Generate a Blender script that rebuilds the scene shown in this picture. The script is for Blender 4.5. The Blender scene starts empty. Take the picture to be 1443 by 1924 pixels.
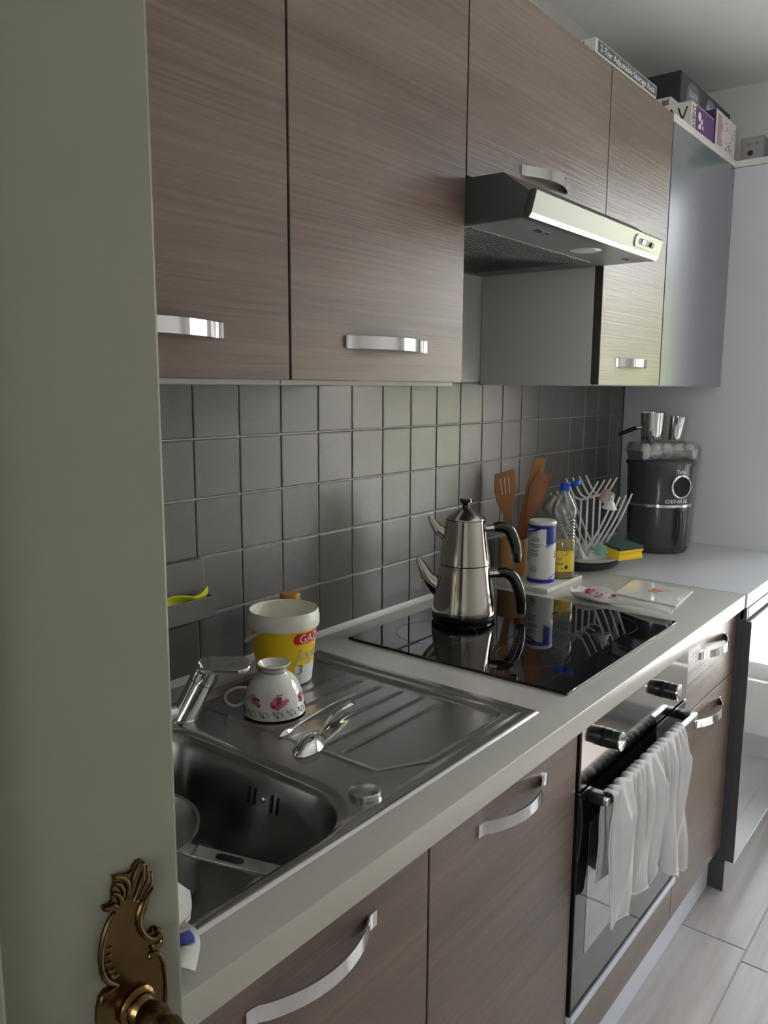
import bpy, bmesh, math, random
from mathutils import Matrix, Vector
random.seed(7)
SC = bpy.context.scene
COL = SC.collection
PI = math.pi

# ------------------------------------------------------------------ camera, light, exposure
cam_d = bpy.data.cameras.new('camera'); cam = bpy.data.objects.new('camera', cam_d); COL.objects.link(cam)
Rr = Vector((0.621296081657677, -0.7835591662733168, 0.0051197525215335785))
Rd = Vector((-0.11605842818505936, -0.09848234428537762, -0.988347949414208))
Rf = Vector((0.7749333004614206, 0.6134625178551019, -0.1521253398446442))
M = Matrix.Identity(4)
for i in range(3):
    M[i][0] = Rr[i]; M[i][1] = -Rd[i]; M[i][2] = -Rf[i]
M[0][3], M[1][3], M[2][3] = -0.9357988, -1.1849514, 1.4048448
cam.matrix_world = M
cam_d.sensor_fit = 'VERTICAL'; cam_d.sensor_height = 24.0; cam_d.lens = 24.0 * 1512.39 / 1924.0
cam_d.clip_start = 0.02
SC.camera = cam

world = bpy.data.worlds.new('world'); SC.world = world; world.use_nodes = True
wb = world.node_tree.nodes['Background']
wb.inputs[0].default_value = (0.91, 0.955, 1.0, 1); wb.inputs[1].default_value = 14.0
SC.view_settings.view_transform = 'Standard'; SC.view_settings.look = 'None'
SC.view_settings.gamma = 1.0; SC.view_settings.use_curve_mapping = False
SC.view_settings.exposure = 0.3
try:
    SC.cycles.use_denoising = True
    SC.cycles.max_bounces = 10; SC.cycles.diffuse_bounces = 5; SC.cycles.glossy_bounces = 5
    SC.cycles.transparent_max_bounces = 16; SC.cycles.sample_clamp_indirect = 8.0
    SC.cycles.caustics_reflective = False; SC.cycles.caustics_refractive = False
except Exception:
    pass
# window opening in the end wall (daylight comes in here)
WX, WY0, WY1, WZ0, WZ1 = 2.33, -1.90, -0.68, 0.28, 2.22
pl = bpy.data.lights.new('window_portal', 'AREA'); pl.shape = 'RECTANGLE'
pl.size = WY1 - WY0; pl.size_y = WZ1 - WZ0; pl.cycles.is_portal = True
po = bpy.data.objects.new('window_portal', pl); COL.objects.link(po)
po.location = (WX + 0.13, (WY0 + WY1) / 2, (WZ0 + WZ1) / 2)
po.rotation_euler = (PI / 2, 0, PI / 2)      # faces -X

sun_d = bpy.data.lights.new('sun', 'SUN'); sun_d.energy = 170.0; sun_d.angle = math.radians(1.0); sun_d.color = (1.0, 0.98, 0.96)
sun = bpy.data.objects.new('sun', sun_d); COL.objects.link(sun)
sun.rotation_euler = Vector((-0.45, -0.33, -0.83)).to_track_quat('-Z', 'Y').to_euler()

FL = -0.015                                   # floor level
TOP = 0.86                                    # worktop level

p2 = bpy.data.lights.new('added_hall_portal', 'AREA'); p2.shape = 'RECTANGLE'; p2.size = 1.3; p2.size_y = 1.3; p2.cycles.is_portal = True  # portal of the added hall window that brightens viewer-facing surfaces
po2 = bpy.data.objects.new('added_hall_portal', p2); COL.objects.link(po2)
po2.location = (-3.08, -1.30, 1.50); po2.rotation_euler = (PI / 2, 0, -PI / 2)

# ------------------------------------------------------------------ materials
MATS = {}
def srgb(r, g, b):
    f = lambda c: (c / 255 / 12.92) if c / 255 <= 0.04045 else ((c / 255 + 0.055) / 1.055) ** 2.4
    return (f(r), f(g), f(b), 1)
def mat(name, col, rough=0.5, metal=0.0, spec=0.5, trans=0.0, ior=1.45, coat=0.0, noise=0.0, nscale=30.0, bump=0.0,
        bscale=200.0, alpha=1.0, emit=None, sss=0.0, aniso=None, bdist=0.002):
    m = bpy.data.materials.new(name); m.use_nodes = True; MATS[name] = m
    nt = m.node_tree; b = nt.nodes['Principled BSDF']
    b.inputs['Base Color'].default_value = col; b.inputs['Roughness'].default_value = rough
    b.inputs['Metallic'].default_value = metal; b.inputs['Specular IOR Level'].default_value = spec
    b.inputs['Transmission Weight'].default_value = trans; b.inputs['IOR'].default_value = ior
    b.inputs['Coat Weight'].default_value = coat; b.inputs['Coat Roughness'].default_value = 0.05
    b.inputs['Alpha'].default_value = alpha
    if sss: b.inputs['Subsurface Weight'].default_value = sss; b.inputs['Subsurface Radius'].default_value = (0.01, 0.01, 0.01)
    if emit: b.inputs['Emission Color'].default_value = emit[0]; b.inputs['Emission Strength'].default_value = emit[1]
    if noise or bump:
        tc = nt.nodes.new('ShaderNodeTexCoord'); mp = nt.nodes.new('ShaderNodeMapping')
        nt.links.new(tc.outputs['Object'], mp.inputs[0])
        if aniso: mp.inputs['Scale'].default_value = aniso
    if noise:
        n = nt.nodes.new('ShaderNodeTexNoise'); n.inputs['Scale'].default_value = nscale; n.inputs['Detail'].default_value = 4
        nt.links.new(mp.outputs[0], n.inputs['Vector'])
        mx = nt.nodes.new('ShaderNodeMix'); mx.data_type = 'RGBA'
        mx.inputs[6].default_value = [c * (1 - noise) for c in col[:3]] + [1]
        mx.inputs[7].default_value = [min(1, c * (1 + noise)) for c in col[:3]] + [1]
        nt.links.new(n.outputs['Fac'], mx.inputs[0]); nt.links.new(mx.outputs[2], b.inputs['Base Color'])
    if bump:
        n2 = nt.nodes.new('ShaderNodeTexNoise'); n2.inputs['Scale'].default_value = bscale; n2.inputs['Detail'].default_value = 3
        nt.links.new(mp.outputs[0], n2.inputs['Vector'])
        bp = nt.nodes.new('ShaderNodeBump'); bp.inputs['Strength'].default_value = bump; bp.inputs['Distance'].default_value = bdist
        nt.links.new(n2.outputs['Fac'], bp.inputs['Height']); nt.links.new(bp.outputs[0], b.inputs['Normal'])
    return m
def wood(name, c0, c1, scale, rough=0.42, bump=0.35, fine=1.0, spec=0.5):
    """grain along X when scale=(small, mid, large)"""
    m = bpy.data.materials.new(name); m.use_nodes = True; MATS[name] = m
    nt = m.node_tree; b = nt.nodes['Principled BSDF']; b.inputs['Roughness'].default_value = rough
    b.inputs['Specular IOR Level'].default_value = spec
    tc = nt.nodes.new('ShaderNodeTexCoord'); oi = nt.nodes.new('ShaderNodeObjectInfo')
    ad = nt.nodes.new('ShaderNodeVectorMath'); ad.operation = 'ADD'
    sc3 = nt.nodes.new('ShaderNodeVectorMath'); sc3.operation = 'SCALE'; sc3.inputs[0].default_value = (7.1, 3.3, 5.7)
    nt.links.new(oi.outputs['Random'], sc3.inputs['Scale'])
    nt.links.new(tc.outputs['Object'], ad.inputs[0]); nt.links.new(sc3.outputs[0], ad.inputs[1])
    mp = nt.nodes.new('ShaderNodeMapping'); mp.inputs['Scale'].default_value = scale
    nt.links.new(ad.outputs[0], mp.inputs[0])
    n = nt.nodes.new('ShaderNodeTexNoise'); n.inputs['Scale'].default_value = 1.0; n.inputs['Detail'].default_value = 6
    n.inputs['Roughness'].default_value = 0.65; n.inputs['Distortion'].default_value = 0.25
    nt.links.new(mp.outputs[0], n.inputs['Vector'])
    mp2 = nt.nodes.new('ShaderNodeMapping'); mp2.inputs['Scale'].default_value = (scale[0] * 0.5, scale[1] * 0.5, scale[2] * 0.09)
    nt.links.new(ad.outputs[0], mp2.inputs[0])
    n2 = nt.nodes.new('ShaderNodeTexNoise'); n2.inputs['Scale'].default_value = 1.0; n2.inputs['Detail'].default_value = 2
    nt.links.new(mp2.outputs[0], n2.inputs['Vector'])
    ma = nt.nodes.new('ShaderNodeMath'); ma.operation = 'MULTIPLY_ADD'; ma.inputs[1].default_value = 0.45; 
    nt.links.new(n2.outputs['Fac'], ma.inputs[0])
    mb_ = nt.nodes.new('ShaderNodeMath'); mb_.operation = 'MULTIPLY'; mb_.inputs[1].default_value = 0.55
    nt.links.new(n.outputs['Fac'], mb_.inputs[0]); nt.links.new(mb_.outputs[0], ma.inputs[2])
    cr = nt.nodes.new('ShaderNodeValToRGB'); cr.color_ramp.elements[0].position = 0.34; cr.color_ramp.elements[1].position = 0.66
    cr.color_ramp.elements[0].color = c0; cr.color_ramp.elements[1].color = c1
    nt.links.new(ma.outputs[0], cr.inputs[0]); nt.links.new(cr.outputs[0], b.inputs['Base Color'])
    bp = nt.nodes.new('ShaderNodeBump'); bp.inputs['Strength'].default_value = bump; bp.inputs['Distance'].default_value = 0.0012
    nt.links.new(n.outputs['Fac'], bp.inputs['Height']); nt.links.new(bp.outputs[0], b.inputs['Normal'])
    return m

wood('cabinet_wood', srgb(92, 77, 69), srgb(126, 108, 98), (2.2, 30, 150), rough=0.34, bump=0.8)
wood('floor_wood', srgb(152, 144, 140), srgb(184, 179, 176), (2.0, 24, 24), rough=0.38, bump=0.1)
wood('utensil_wood', srgb(150, 98, 56), srgb(186, 128, 78), (20, 20, 4), rough=0.5, bump=0.1)
wood('utensil_wood_dark', srgb(122, 74, 42), srgb(160, 104, 64), (20, 20, 4), rough=0.5, bump=0.1)
mat('bamboo', srgb(206, 158, 104), 0.45, noise=0.08, nscale=40)
mat('tile', srgb(110, 106, 104), 0.31, spec=0.65, noise=0.07, nscale=12, bump=0.22, bscale=260, bdist=0.0012)
mat('grout', srgb(176, 173, 168), 0.5)  # paler than the tiles, standing in for light caught on their bevels
mat('wall_paint', srgb(218, 217, 212), 0.8, bump=0.1, bscale=150)
mat('wall_grey', srgb(212, 213, 216), 0.28, spec=0.4)
mat('ceiling_paint', srgb(240, 239, 238), 0.9)
mat('worktop', srgb(188, 185, 177), 0.3, spec=0.45, bump=0.03, bscale=400)
mat('worktop_pale', srgb(216, 218, 222), 0.22, spec=0.5)
mat('white_board', srgb(222, 220, 214), 0.4)
mat('carcass', srgb(198, 196, 188), 0.5)
mat('carcass_grey', srgb(196, 197, 192), 0.45)
mat('gap_black', srgb(22, 18, 17), 0.6)
mat('edge_dark', srgb(50, 42, 40), 0.5)
mat('gloss_grey', srgb(104, 108, 118), 0.27, spec=0.6, coat=0.6)
mat('gloss_light', srgb(150, 151, 155), 0.10, spec=0.7, coat=0.7)
mat('panel_dark', srgb(62, 62, 64), 0.45)
mat('plinth_white', srgb(200, 206, 218), 0.3)
mat('plinth_grey', srgb(150, 150, 156), 0.35)
mat('chrome', (0.82, 0.82, 0.83, 1), 0.07, metal=1.0)
mat('kettle_steel', (0.56, 0.52, 0.475, 1), 0.09, metal=1.0)
mat('steel', (0.47, 0.46, 0.45, 1), 0.25, metal=1.0, noise=0.06, nscale=25, bump=0.05, bscale=90)
mat('steel_bright', (0.62, 0.62, 0.61, 1), 0.22, metal=1.0, aniso=(1, 1, 1))
mat('hood_steel', (0.17, 0.172, 0.172, 1), 0.36, metal=1.0)
mat('hood_grey', srgb(74, 75, 74), 0.5)
mat('hood_under', srgb(108, 110, 111), 0.42)
mat('mirror_panel', (0.42, 0.40, 0.385, 1), 0.08, metal=1.0)
mat('black_glass', (0.004, 0.004, 0.005, 1), 0.02, spec=0.75, coat=0.0)
mat('oven_glass', (0.008, 0.008, 0.009, 1), 0.03, spec=0.8)
mat('oven_window', (0.07, 0.068, 0.064, 1), 0.05, metal=0.0, spec=1.0, coat=1.0)
mat('black_plastic', srgb(22, 23, 25), 0.35)
mat('bakelite', srgb(14, 18, 18), 0.18, spec=0.6, coat=0.4)
mat('white_plastic', srgb(232, 232, 230), 0.35, sss=0.0)
mat('print_white', srgb(236, 236, 234), 0.5)
mat('print_black', srgb(30, 30, 34), 0.5)
mat('print_grey', srgb(120, 120, 126), 0.5)
mat('print_silver', srgb(190, 188, 176), 0.35)
mat('print_red', srgb(205, 28, 34), 0.45)
mat('print_blue', srgb(38, 40, 138), 0.35)
mat('print_teal', srgb(30, 120, 128), 0.45)
mat('print_lightblue', srgb(60, 130, 190), 0.4)
mat('print_purple', srgb(98, 50, 120), 0.45)
mat('print_darkpurple', srgb(74, 38, 84), 0.45)
mat('print_mauve', srgb(186, 142, 166), 0.5)
mat('print_brown', srgb(128, 112, 106), 0.5)
mat('print_magenta', srgb(172, 40, 98), 0.4)
mat('print_pink', srgb(214, 110, 140), 0.4)
mat('print_leaf', srgb(120, 122, 80), 0.5)
mat('print_gold', srgb(204, 150, 40), 0.4)
mat('card_white', srgb(214, 212, 204), 0.6)
mat('card_grey', srgb(150, 145, 146), 0.6)
mat('card_dark', srgb(44, 45, 52), 0.55)
mat('card_slate', srgb(76, 78, 88), 0.5)
mat('label_grey', srgb(132, 132, 140), 0.5)
mat('green_plastic', srgb(70, 160, 110), 0.35)
mat('tub_plastic', srgb(240, 238, 228), 0.35, sss=0.15)
mat('tub_yellow', srgb(248, 212, 34), 0.4)
mat('yoghurt', srgb(232, 222, 190), 0.4)
mat('china', srgb(238, 236, 230), 0.1, spec=0.6, coat=0.5)
mat('china_line', srgb(72, 62, 52), 0.4)
mat('cork', srgb(186, 136, 70), 0.7)
mat('brass', (0.12, 0.075, 0.03, 1), 0.25, metal=1.0, noise=0.35, nscale=60)
mat('door_paint', srgb(122, 121, 107), 0.5, bump=0.05, bscale=120)
mat('cloth_white', srgb(202, 200, 199), 0.9, bump=0.25, bscale=700)
mat('cloth_print', srgb(62, 72, 150), 0.9)
mat('cloth_yellow', srgb(214, 196, 60), 0.9)
mat('sponge_yellow', srgb(246, 206, 46), 0.85, bump=0.5, bscale=500)
mat('scourer_green', srgb(52, 84, 70), 0.95, bump=0.6, bscale=600)
mat('scourer_dark', srgb(20, 56, 58), 0.95)
mat('lime_cloth', srgb(216, 222, 50), 0.85)
mat('mint', srgb(168, 210, 190), 0.6)
mat('teat_beige', srgb(176, 158, 146), 0.45)
mat('silicone', srgb(226, 228, 226), 0.3)
mat('blue_cap', srgb(18, 82, 200), 0.35)
mat('label_yellow', srgb(236, 206, 60), 0.5)
mat('fryer_grey', srgb(62, 63, 67), 0.2, spec=0.6, coat=0.3)
mat('fryer_dark', srgb(18, 20, 28), 0.06)
mat('egg', srgb(236, 232, 228), 0.5)
mat('shadow_gap', srgb(58, 58, 56), 0.8)
mat('hob_mark', srgb(46, 46, 50), 0.3)
mat('hedge', srgb(170, 184, 110), 0.8, noise=0.4, nscale=6)
mat('terrace', srgb(196, 194, 192), 0.8)  # pale ground, added to throw light up through the window
mat('garden_wall', srgb(164, 152, 150), 0.85)
mat('tray_dark', srgb(56, 60, 66), 0.4)

def clear_mat(name, tint, gloss=0.12, diff=0.0, dcol=(0.9, 0.9, 0.9, 1), rough=0.04):
    m = bpy.data.materials.new(name); m.use_nodes = True; MATS[name] = m
    nt = m.node_tree; nt.nodes.clear()
    out = nt.nodes.new('ShaderNodeOutputMaterial'); tr = nt.nodes.new('ShaderNodeBsdfTransparent'); tr.inputs[0].default_value = tint
    gl = nt.nodes.new('ShaderNodeBsdfGlossy'); gl.inputs['Roughness'].default_value = rough
    lw = nt.nodes.new('ShaderNodeFresnel'); lw.inputs[0].default_value = 1.45
    mu = nt.nodes.new('ShaderNodeMath'); mu.operation = 'MULTIPLY_ADD'; mu.inputs[1].default_value = 0.9; mu.inputs[2].default_value = gloss * 0.3
    nt.links.new(lw.outputs[0], mu.inputs[0])
    mx = nt.nodes.new('ShaderNodeMixShader'); nt.links.new(mu.outputs[0], mx.inputs[0])
    nt.links.new(tr.outputs[0], mx.inputs[1]); nt.links.new(gl.outputs[0], mx.inputs[2])
    last = mx
    if diff:
        df = nt.nodes.new('ShaderNodeBsdfDiffuse'); df.inputs[0].default_value = dcol
        m2 = nt.nodes.new('ShaderNodeMixShader'); m2.inputs[0].default_value = diff
        nt.links.new(mx.outputs[0], m2.inputs[1]); nt.links.new(df.outputs[0], m2.inputs[2]); last = m2
    nt.links.new(last.outputs[0], out.inputs[0])
    return m
clear_mat('window_glass', (0.97, 0.98, 0.98, 1))
clear_mat('clear_plastic', (0.93, 0.94, 0.95, 1), gloss=0.3, diff=0.06)
clear_mat('egg_plastic', (0.98, 0.98, 0.98, 1), gloss=0.0, diff=0.08)
clear_mat('oil', (0.93, 0.80, 0.28, 1), gloss=0.1, diff=0.55, dcol=srgb(240, 206, 46))
clear_mat('jar_glass', (0.95, 0.96, 0.95, 1), gloss=0.2)
clear_mat('lamp_glass', (0.8, 0.82, 0.82, 1), gloss=0.4, diff=0.45)
clear_mat('green_film', (0.35, 0.75, 0.5, 1), gloss=0.3, diff=0.45, dcol=srgb(80, 175, 125))

# ------------------------------------------------------------------ mesh helpers (world coordinates)
def NB(): return bmesh.new()
def merge(dst, src):
    me = bpy.data.meshes.new('tmp'); src.to_mesh(me); src.free(); dst.from_mesh(me); bpy.data.meshes.remove(me); return dst
def box(x0, x1, y0, y1, z0, z1, bev=0.0, seg=2, T=None, bm=None):
    b = NB()
    bmesh.ops.create_cube(b, size=1.0)
    bmesh.ops.scale(b, vec=(abs(x1 - x0), abs(y1 - y0), abs(z1 - z0)), verts=b.verts)
    bmesh.ops.translate(b, vec=((x0 + x1) / 2, (y0 + y1) / 2, (z0 + z1) / 2), verts=b.verts)
    if bev > 0: bmesh.ops.bevel(b, geom=b.edges[:], offset=bev, segments=seg, profile=0.5, affect='EDGES')
    if T is not None: b.transform(T)
    if bm is None: return b
    return merge(bm, b)
def lathe(prof, c=(0, 0, 0), segs=40, T=None, bm=None, a0=0.0, a1=2 * PI):
    """profile [(r,z)] around Z at c"""
    b = NB(); full = abs(a1 - a0 - 2 * PI) < 1e-6; n = segs if full else segs + 1
    rings = []
    for r, z in prof:
        if r < 1e-6: rings.append([b.verts.new((c[0], c[1], c[2] + z))])
        else: rings.append([b.verts.new((c[0] + r * math.cos(a0 + (a1 - a0) * i / segs), c[1] + r * math.sin(a0 + (a1 - a0) * i / segs), c[2] + z)) for i in range(n)])
    for k in range(len(rings) - 1):
        A, B = rings[k], rings[k + 1]
        for i in range(segs):
            j = (i + 1) % n
            if len(A) == 1 and len(B) == 1: continue
            if len(A) == 1: f = (A[0], B[j], B[i])
            elif len(B) == 1: f = (A[i], A[j], B[0])
            else: f = (A[i], A[j], B[j], B[i])
            try: b.faces.new(f)
            except ValueError: pass
    bmesh.ops.recalc_face_normals(b, faces=b.faces[:])
    if T is not None: b.transform(T)
    if bm is None: return b
    return merge(bm, b)
def tube(pts, rad, segs=12, cap=True, bm=None, squash=None, up=(0, 0, 1)):
    """tube along pts; rad number or list; squash=(a,b) ellipse factors in (side, up)"""
    b = NB(); pts = [Vector(p) for p in pts]; n = len(pts)
    if not isinstance(rad, (list, tuple)): rad = [rad] * n
    rings = []; side = None
    for i in range(n):
        d = (pts[min(i + 1, n - 1)] - pts[max(i - 1, 0)]).normalized()
        if side is None:
            u0 = Vector(up)
            if abs(d.dot(u0)) > 0.95: u0 = Vector((1, 0, 0))
            side = d.cross(u0).normalized()
        else:
            side = (side - d * side.dot(d)).normalized()
        u = side.cross(d).normalized()
        sa, sb = squash if squash else (1, 1)
        rings.append([b.verts.new(pts[i] + (side * math.cos(2 * PI * k / segs) * sa + u * math.sin(2 * PI * k / segs) * sb) * rad[i]) for k in range(segs)])
    for i in range(n - 1):
        for k in range(segs):
            j = (k + 1) % segs
            b.faces.new((rings[i][k], rings[i][j], rings[i + 1][j], rings[i + 1][k]))
    if cap:
        b.faces.new(rings[0][::-1]); b.faces.new(rings[-1])
    bmesh.ops.recalc_face_normals(b, faces=b.faces[:])
    if bm is None: return b
    return merge(bm, b)
def spline(pts, n=8):
    """catmull-rom"""
    P_ = [Vector(p) for p in pts]; out = []
    for i in range(len(P_) - 1):
        p0 = P_[max(i - 1, 0)]; p1 = P_[i]; p2 = P_[i + 1]; p3 = P_[min(i + 2, len(P_) - 1)]
        for k in range(n):
            t = k / n
            out.append(0.5 * ((2 * p1) + (p2 - p0) * t + (2 * p0 - 5 * p1 + 4 * p2 - p3) * t * t + (3 * p1 - p0 - 3 * p2 + p3) * t ** 3))
    out.append(P_[-1]); return out
def lerp_list(vals, n):
    out = []
    for i in range(len(vals) - 1):
        for k in range(n): out.append(vals[i] + (vals[i + 1] - vals[i]) * k / n)
    out.append(vals[-1]); return out
def prism(pts2, depth, T=None, bev=0.0, bm=None):
    """polygon in local XY extruded along +Z by depth, then T"""
    b = NB(); vs = [b.verts.new((p[0], p[1], 0)) for p in pts2]
    f = b.faces.new(vs); r = bmesh.ops.extrude_face_region(b, geom=[f])
    bmesh.ops.translate(b, vec=(0, 0, depth), verts=[v for v in r['geom'] if isinstance(v, bmesh.types.BMVert)])
    bmesh.ops.recalc_face_normals(b, faces=b.faces[:])
    if bev: bmesh.ops.bevel(b, geom=[e for e in b.edges if abs((e.verts[0].co - e.verts[1].co).z) < 1e-7], offset=bev, segments=2, profile=0.5, affect='EDGES')
    bmesh.ops.triangulate(b, faces=[f for f in b.faces if len(f.verts) > 4])
    if T is not None: b.transform(T)
    if bm is None: return b
    return merge(bm, b)
def frame(o, x, y, z):
    m = Matrix.Identity(4)
    for i in range(3):
        m[i][0] = x[i]; m[i][1] = y[i]; m[i][2] = z[i]; m[i][3] = o[i]
    return m
def front_T(x, y, z): return frame((x, y, z), (1, 0, 0), (0, 0, 1), (0, -1, 0))    # local XY on a plane facing -Y
def left_T(x, y, z): return frame((x, y, z), (0, -1, 0), (0, 0, 1), (-1, 0, 0))     # local XY on a plane facing -X
def top_T(x, y, z, a=0): return Matrix.Translation((x, y, z)) @ Matrix.Rotation(a, 4, 'Z')
def rrect(w, h, r, n=5, cx=0, cy=0):
    pts = []
    for (sx, sy, a) in ((1, 1, 0), (-1, 1, PI / 2), (-1, -1, PI), (1, -1, 1.5 * PI)):
        for k in range(n + 1):
            t = a + PI / 2 * k / n
            pts.append((cx + sx * (w / 2 - r) + r * math.cos(t), cy + sy * (h / 2 - r) + r * math.sin(t)))
    return pts
def text(s, size, ext=0.0004, shear=0.0, width=None, align='LEFT'):
    cu = bpy.data.curves.new('t', 'FONT'); cu.body = s; cu.size = size; cu.extrude = ext; cu.shear = shear; cu.align_x = align
    cu.resolution_u = 3
    o = bpy.data.objects.new('t', cu); COL.objects.link(o)
    dg = bpy.context.evaluated_depsgraph_get(); dg.update()
    me = bpy.data.meshes.new_from_object(o.evaluated_get(dg)); b = NB(); b.from_mesh(me)
    bpy.data.objects.remove(o); bpy.data.curves.remove(cu); bpy.data.meshes.remove(me)
    if width and b.verts:
        xs = [v.co.x for v in b.verts]; k = width / max(1e-6, max(xs) - min(xs))
        for v in b.verts: v.co.x *= k
    return b
def on_cyl(b, c, r, a_mid, z0):
    """wrap a flat mesh (local XY, z outward) on a vertical cylinder; r may be a function of z"""
    for v in b.verts:
        x, y, z = v.co; rr = (r(z0 + y) if callable(r) else r)
        a = a_mid + x / rr
        v.co = (c[0] + (rr + z) * math.cos(a), c[1] + (rr + z) * math.sin(a), c[2] + z0 + y)
    return b
def curved_patch(c, r, a0, a1, z0, z1, off=0.0005, n=16, m=2):
    b = NB(); V = []
    for j in range(m + 1):
        z = z0 + (z1 - z0) * j / m; rr = (r(z) if callable(r) else r) + off
        V.append([b.verts.new((c[0] + rr * math.cos(a0 + (a1 - a0) * i / n), c[1] + rr * math.sin(a0 + (a1 - a0) * i / n), c[2] + z)) for i in range(n + 1)])
    for j in range(m):
        for i in range(n): b.faces.new((V[j][i], V[j][i + 1], V[j + 1][i + 1], V[j + 1][i]))
    return b
def grid_mesh(fn, nu, nv, thick=0.0):
    b = NB(); V = [[b.verts.new(fn(i / nu, j / nv)) for i in range(nu + 1)] for j in range(nv + 1)]
    for j in range(nv):
        for i in range(nu): b.faces.new((V[j][i], V[j][i + 1], V[j + 1][i + 1], V[j + 1][i]))
    bmesh.ops.recalc_face_normals(b, faces=b.faces[:])
    if thick: bmesh.ops.solidify(b, geom=b.faces[:], thickness=thick)
    return b

ROOT = {}
def put(name, bm, m, parent=None, label=None, smooth=True, angle=35):
    me = bpy.data.meshes.new(name)
    off = Vector((0, 0, 0)); p = parent
    while p is not None:
        off += Vector(ROOT.get(p.name, (0, 0, 0))); p = p.parent
    if parent is None:
        # origin of a single-mesh thing at its base centre
        co = [v.co for v in bm.verts]
        off = Vector(((min(c.x for c in co) + max(c.x for c in co)) / 2, (min(c.y for c in co) + max(c.y for c in co)) / 2, min(c.z for c in co)))
    bmesh.ops.translate(bm, vec=-off, verts=bm.verts)
    bm.to_mesh(me); bm.free()
    o = bpy.data.objects.new(name, me); COL.objects.link(o)
    if m: me.materials.append(MATS[m])
    if smooth and len(me.polygons):
        ar = sorted(p.area for p in me.polygons)
        if angle == 35 and ar[-1] > 25 * ar[len(ar) // 2]: angle = 18      # bevelled boxes keep flat faces
        me.shade_smooth(); me.set_sharp_from_angle(angle=math.radians(angle))
    if parent is None:
        o.location = off; ROOT[o.name] = tuple(off)
    else:
        o.parent = parent; ROOT[o.name] = (0, 0, 0)
    if label: o['label'] = label
    return o
def tag(o, label, cat=None, group=None, kind=None):
    o['label'] = label
    if cat: o['category'] = cat
    if group: o['group'] = group
    if kind: o['kind'] = kind
    return o
def thing(name, label, cat, loc, group=None):
    o = bpy.data.objects.new(name, None); COL.objects.link(o); o.location = loc; o.empty_display_size = 0.05
    ROOT[o.name] = tuple(loc)
    return tag(o, label, cat, group)
def struct(name, bm, m, label=None, smooth=True):
    o = put(name, bm, m, None, smooth=smooth); o['kind'] = 'structure'
    if label: o['label'] = label
    return o

# ================================================================== THE ROOM
RX0, RX1, RY0 = -1.45, WX, -2.25            # room extents
CEIL = 2.50
floor = struct('floor', box(RX0 - 1.5, RX1, RY0, 0.0, FL - 0.06, FL - 0.004), 'grout', 'pale wood-look plank floor')
# planks
PW, PLN = 0.20, 1.20
def plank_mesh(name, l, w):
    me = bpy.data.meshes.new(name); b = box(-l / 2, l / 2, -w / 2, w / 2, -0.006, 0, 0.0012, 1); b.to_mesh(me); b.free()
    me.materials.append(MATS['floor_wood']); return me
pm = plank_mesh('floor_plank', PLN - 0.003, PW - 0.003)
row_off = [1.11 - PLN, 1.06 - PLN, 0.55, 0.15, 0.85, 0.4, 0.05, 0.7, 0.3]
for r in range(9):
    yc = -0.757 + PW / 2 + 0.2 - r * PW - 0.2 + 0.0
    y1 = -0.757 + PW - r * PW; yc = y1 - PW / 2
    x = row_off[r] - 4 * PLN
    while x < RX1:
        a, e = max(x, RX0 - 1.45), min(x + PLN, RX1 - 0.005)
        yl = max(yc - PW / 2, RY0)
        if e - a > 0.05 and yc - PW / 2 > RY0 - 0.15:
            w = (yc + PW / 2) - yl
            if w > 0.05:
                me = pm if (abs(e - a - PLN) < 1e-4 and abs(w - PW) < 1e-4) else plank_mesh('floor_plank', e - a - 0.003, w - 0.003)
                o = bpy.data.objects.new('floor_plank', me); COL.objects.link(o); o.parent = floor
                o.location = Vector(((a + e) / 2, yl + w / 2, FL)) - Vector(floor.location)
        x += PLN

wall_back = struct('wall_back', box(RX0, RX1, 0.0026, 0.12, FL, CEIL), 'grout', 'back kitchen wall behind the worktop')
put('upper_wall_paint', box(RX0, RX1, 0.0, 0.0025, 1.424, CEIL), 'wall_paint', wall_back)
# tiles: pitch 0.111, rows below
TP = 0.111
tm = bpy.data.meshes.new('tile'); b = box(-TP / 2 + 0.0012, TP / 2 - 0.0012, 0, 0.008, -TP / 2 + 0.0012, TP / 2 - 0.0012, 0.0024, 2); b.to_mesh(tm); b.free()
tm.materials.append(MATS['tile'])
for r in range(5):
    zc = 1.311 + TP / 2 - r * TP
    for c in range(-8, 18):
        if r == 3 - 0 and False: pass
        if c == -1 and r == 3: continue                     # the soap dish takes this place
        o = bpy.data.objects.new('tile', tm); COL.objects.link(o); o.parent = wall_back
        rx = random.uniform(-0.004, 0.004); rz = random.uniform(-0.004, 0.004)
        o.location = Vector((TP * (c + 0.5), 0.0, zc)) - Vector(wall_back.location); o.rotation_euler = (rx, 0, rz)

BX = 2.0                                                     # face of the boxed-in corner at the far end
wall_end_boxing = struct('wall_boxing', box(BX, RX1, -0.575, -0.002, FL, 2.134, 0.002, 1), 'wall_grey', 'pale grey boxed-in wall at the end of the worktop')
struct('trim_1', box(BX - 0.002, RX1, -0.577, -0.002, 2.135, 2.156, 0.001, 1), 'white_board', 'white ledge board capping the boxed-in wall')
wr = NB()
box(RX1, RX1 + 0.2, RY0, WY0, FL, CEIL, bm=wr); box(RX1, RX1 + 0.2, WY1, 0.12, FL, CEIL, bm=wr)
box(RX1, RX1 + 0.2, WY0, WY1, FL, WZ0, bm=wr); box(RX1, RX1 + 0.2, WY0, WY1, WZ1, CEIL, bm=wr)
struct('wall_right', wr, 'wall_paint', 'end wall with the window')
struct('wall_front', box(RX0 - 1.5, RX1 + 0.2, RY0 - 0.12, RY0, FL, CEIL), 'wall_paint', 'plain wall opposite the kitchen units')
wl = NB()
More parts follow.
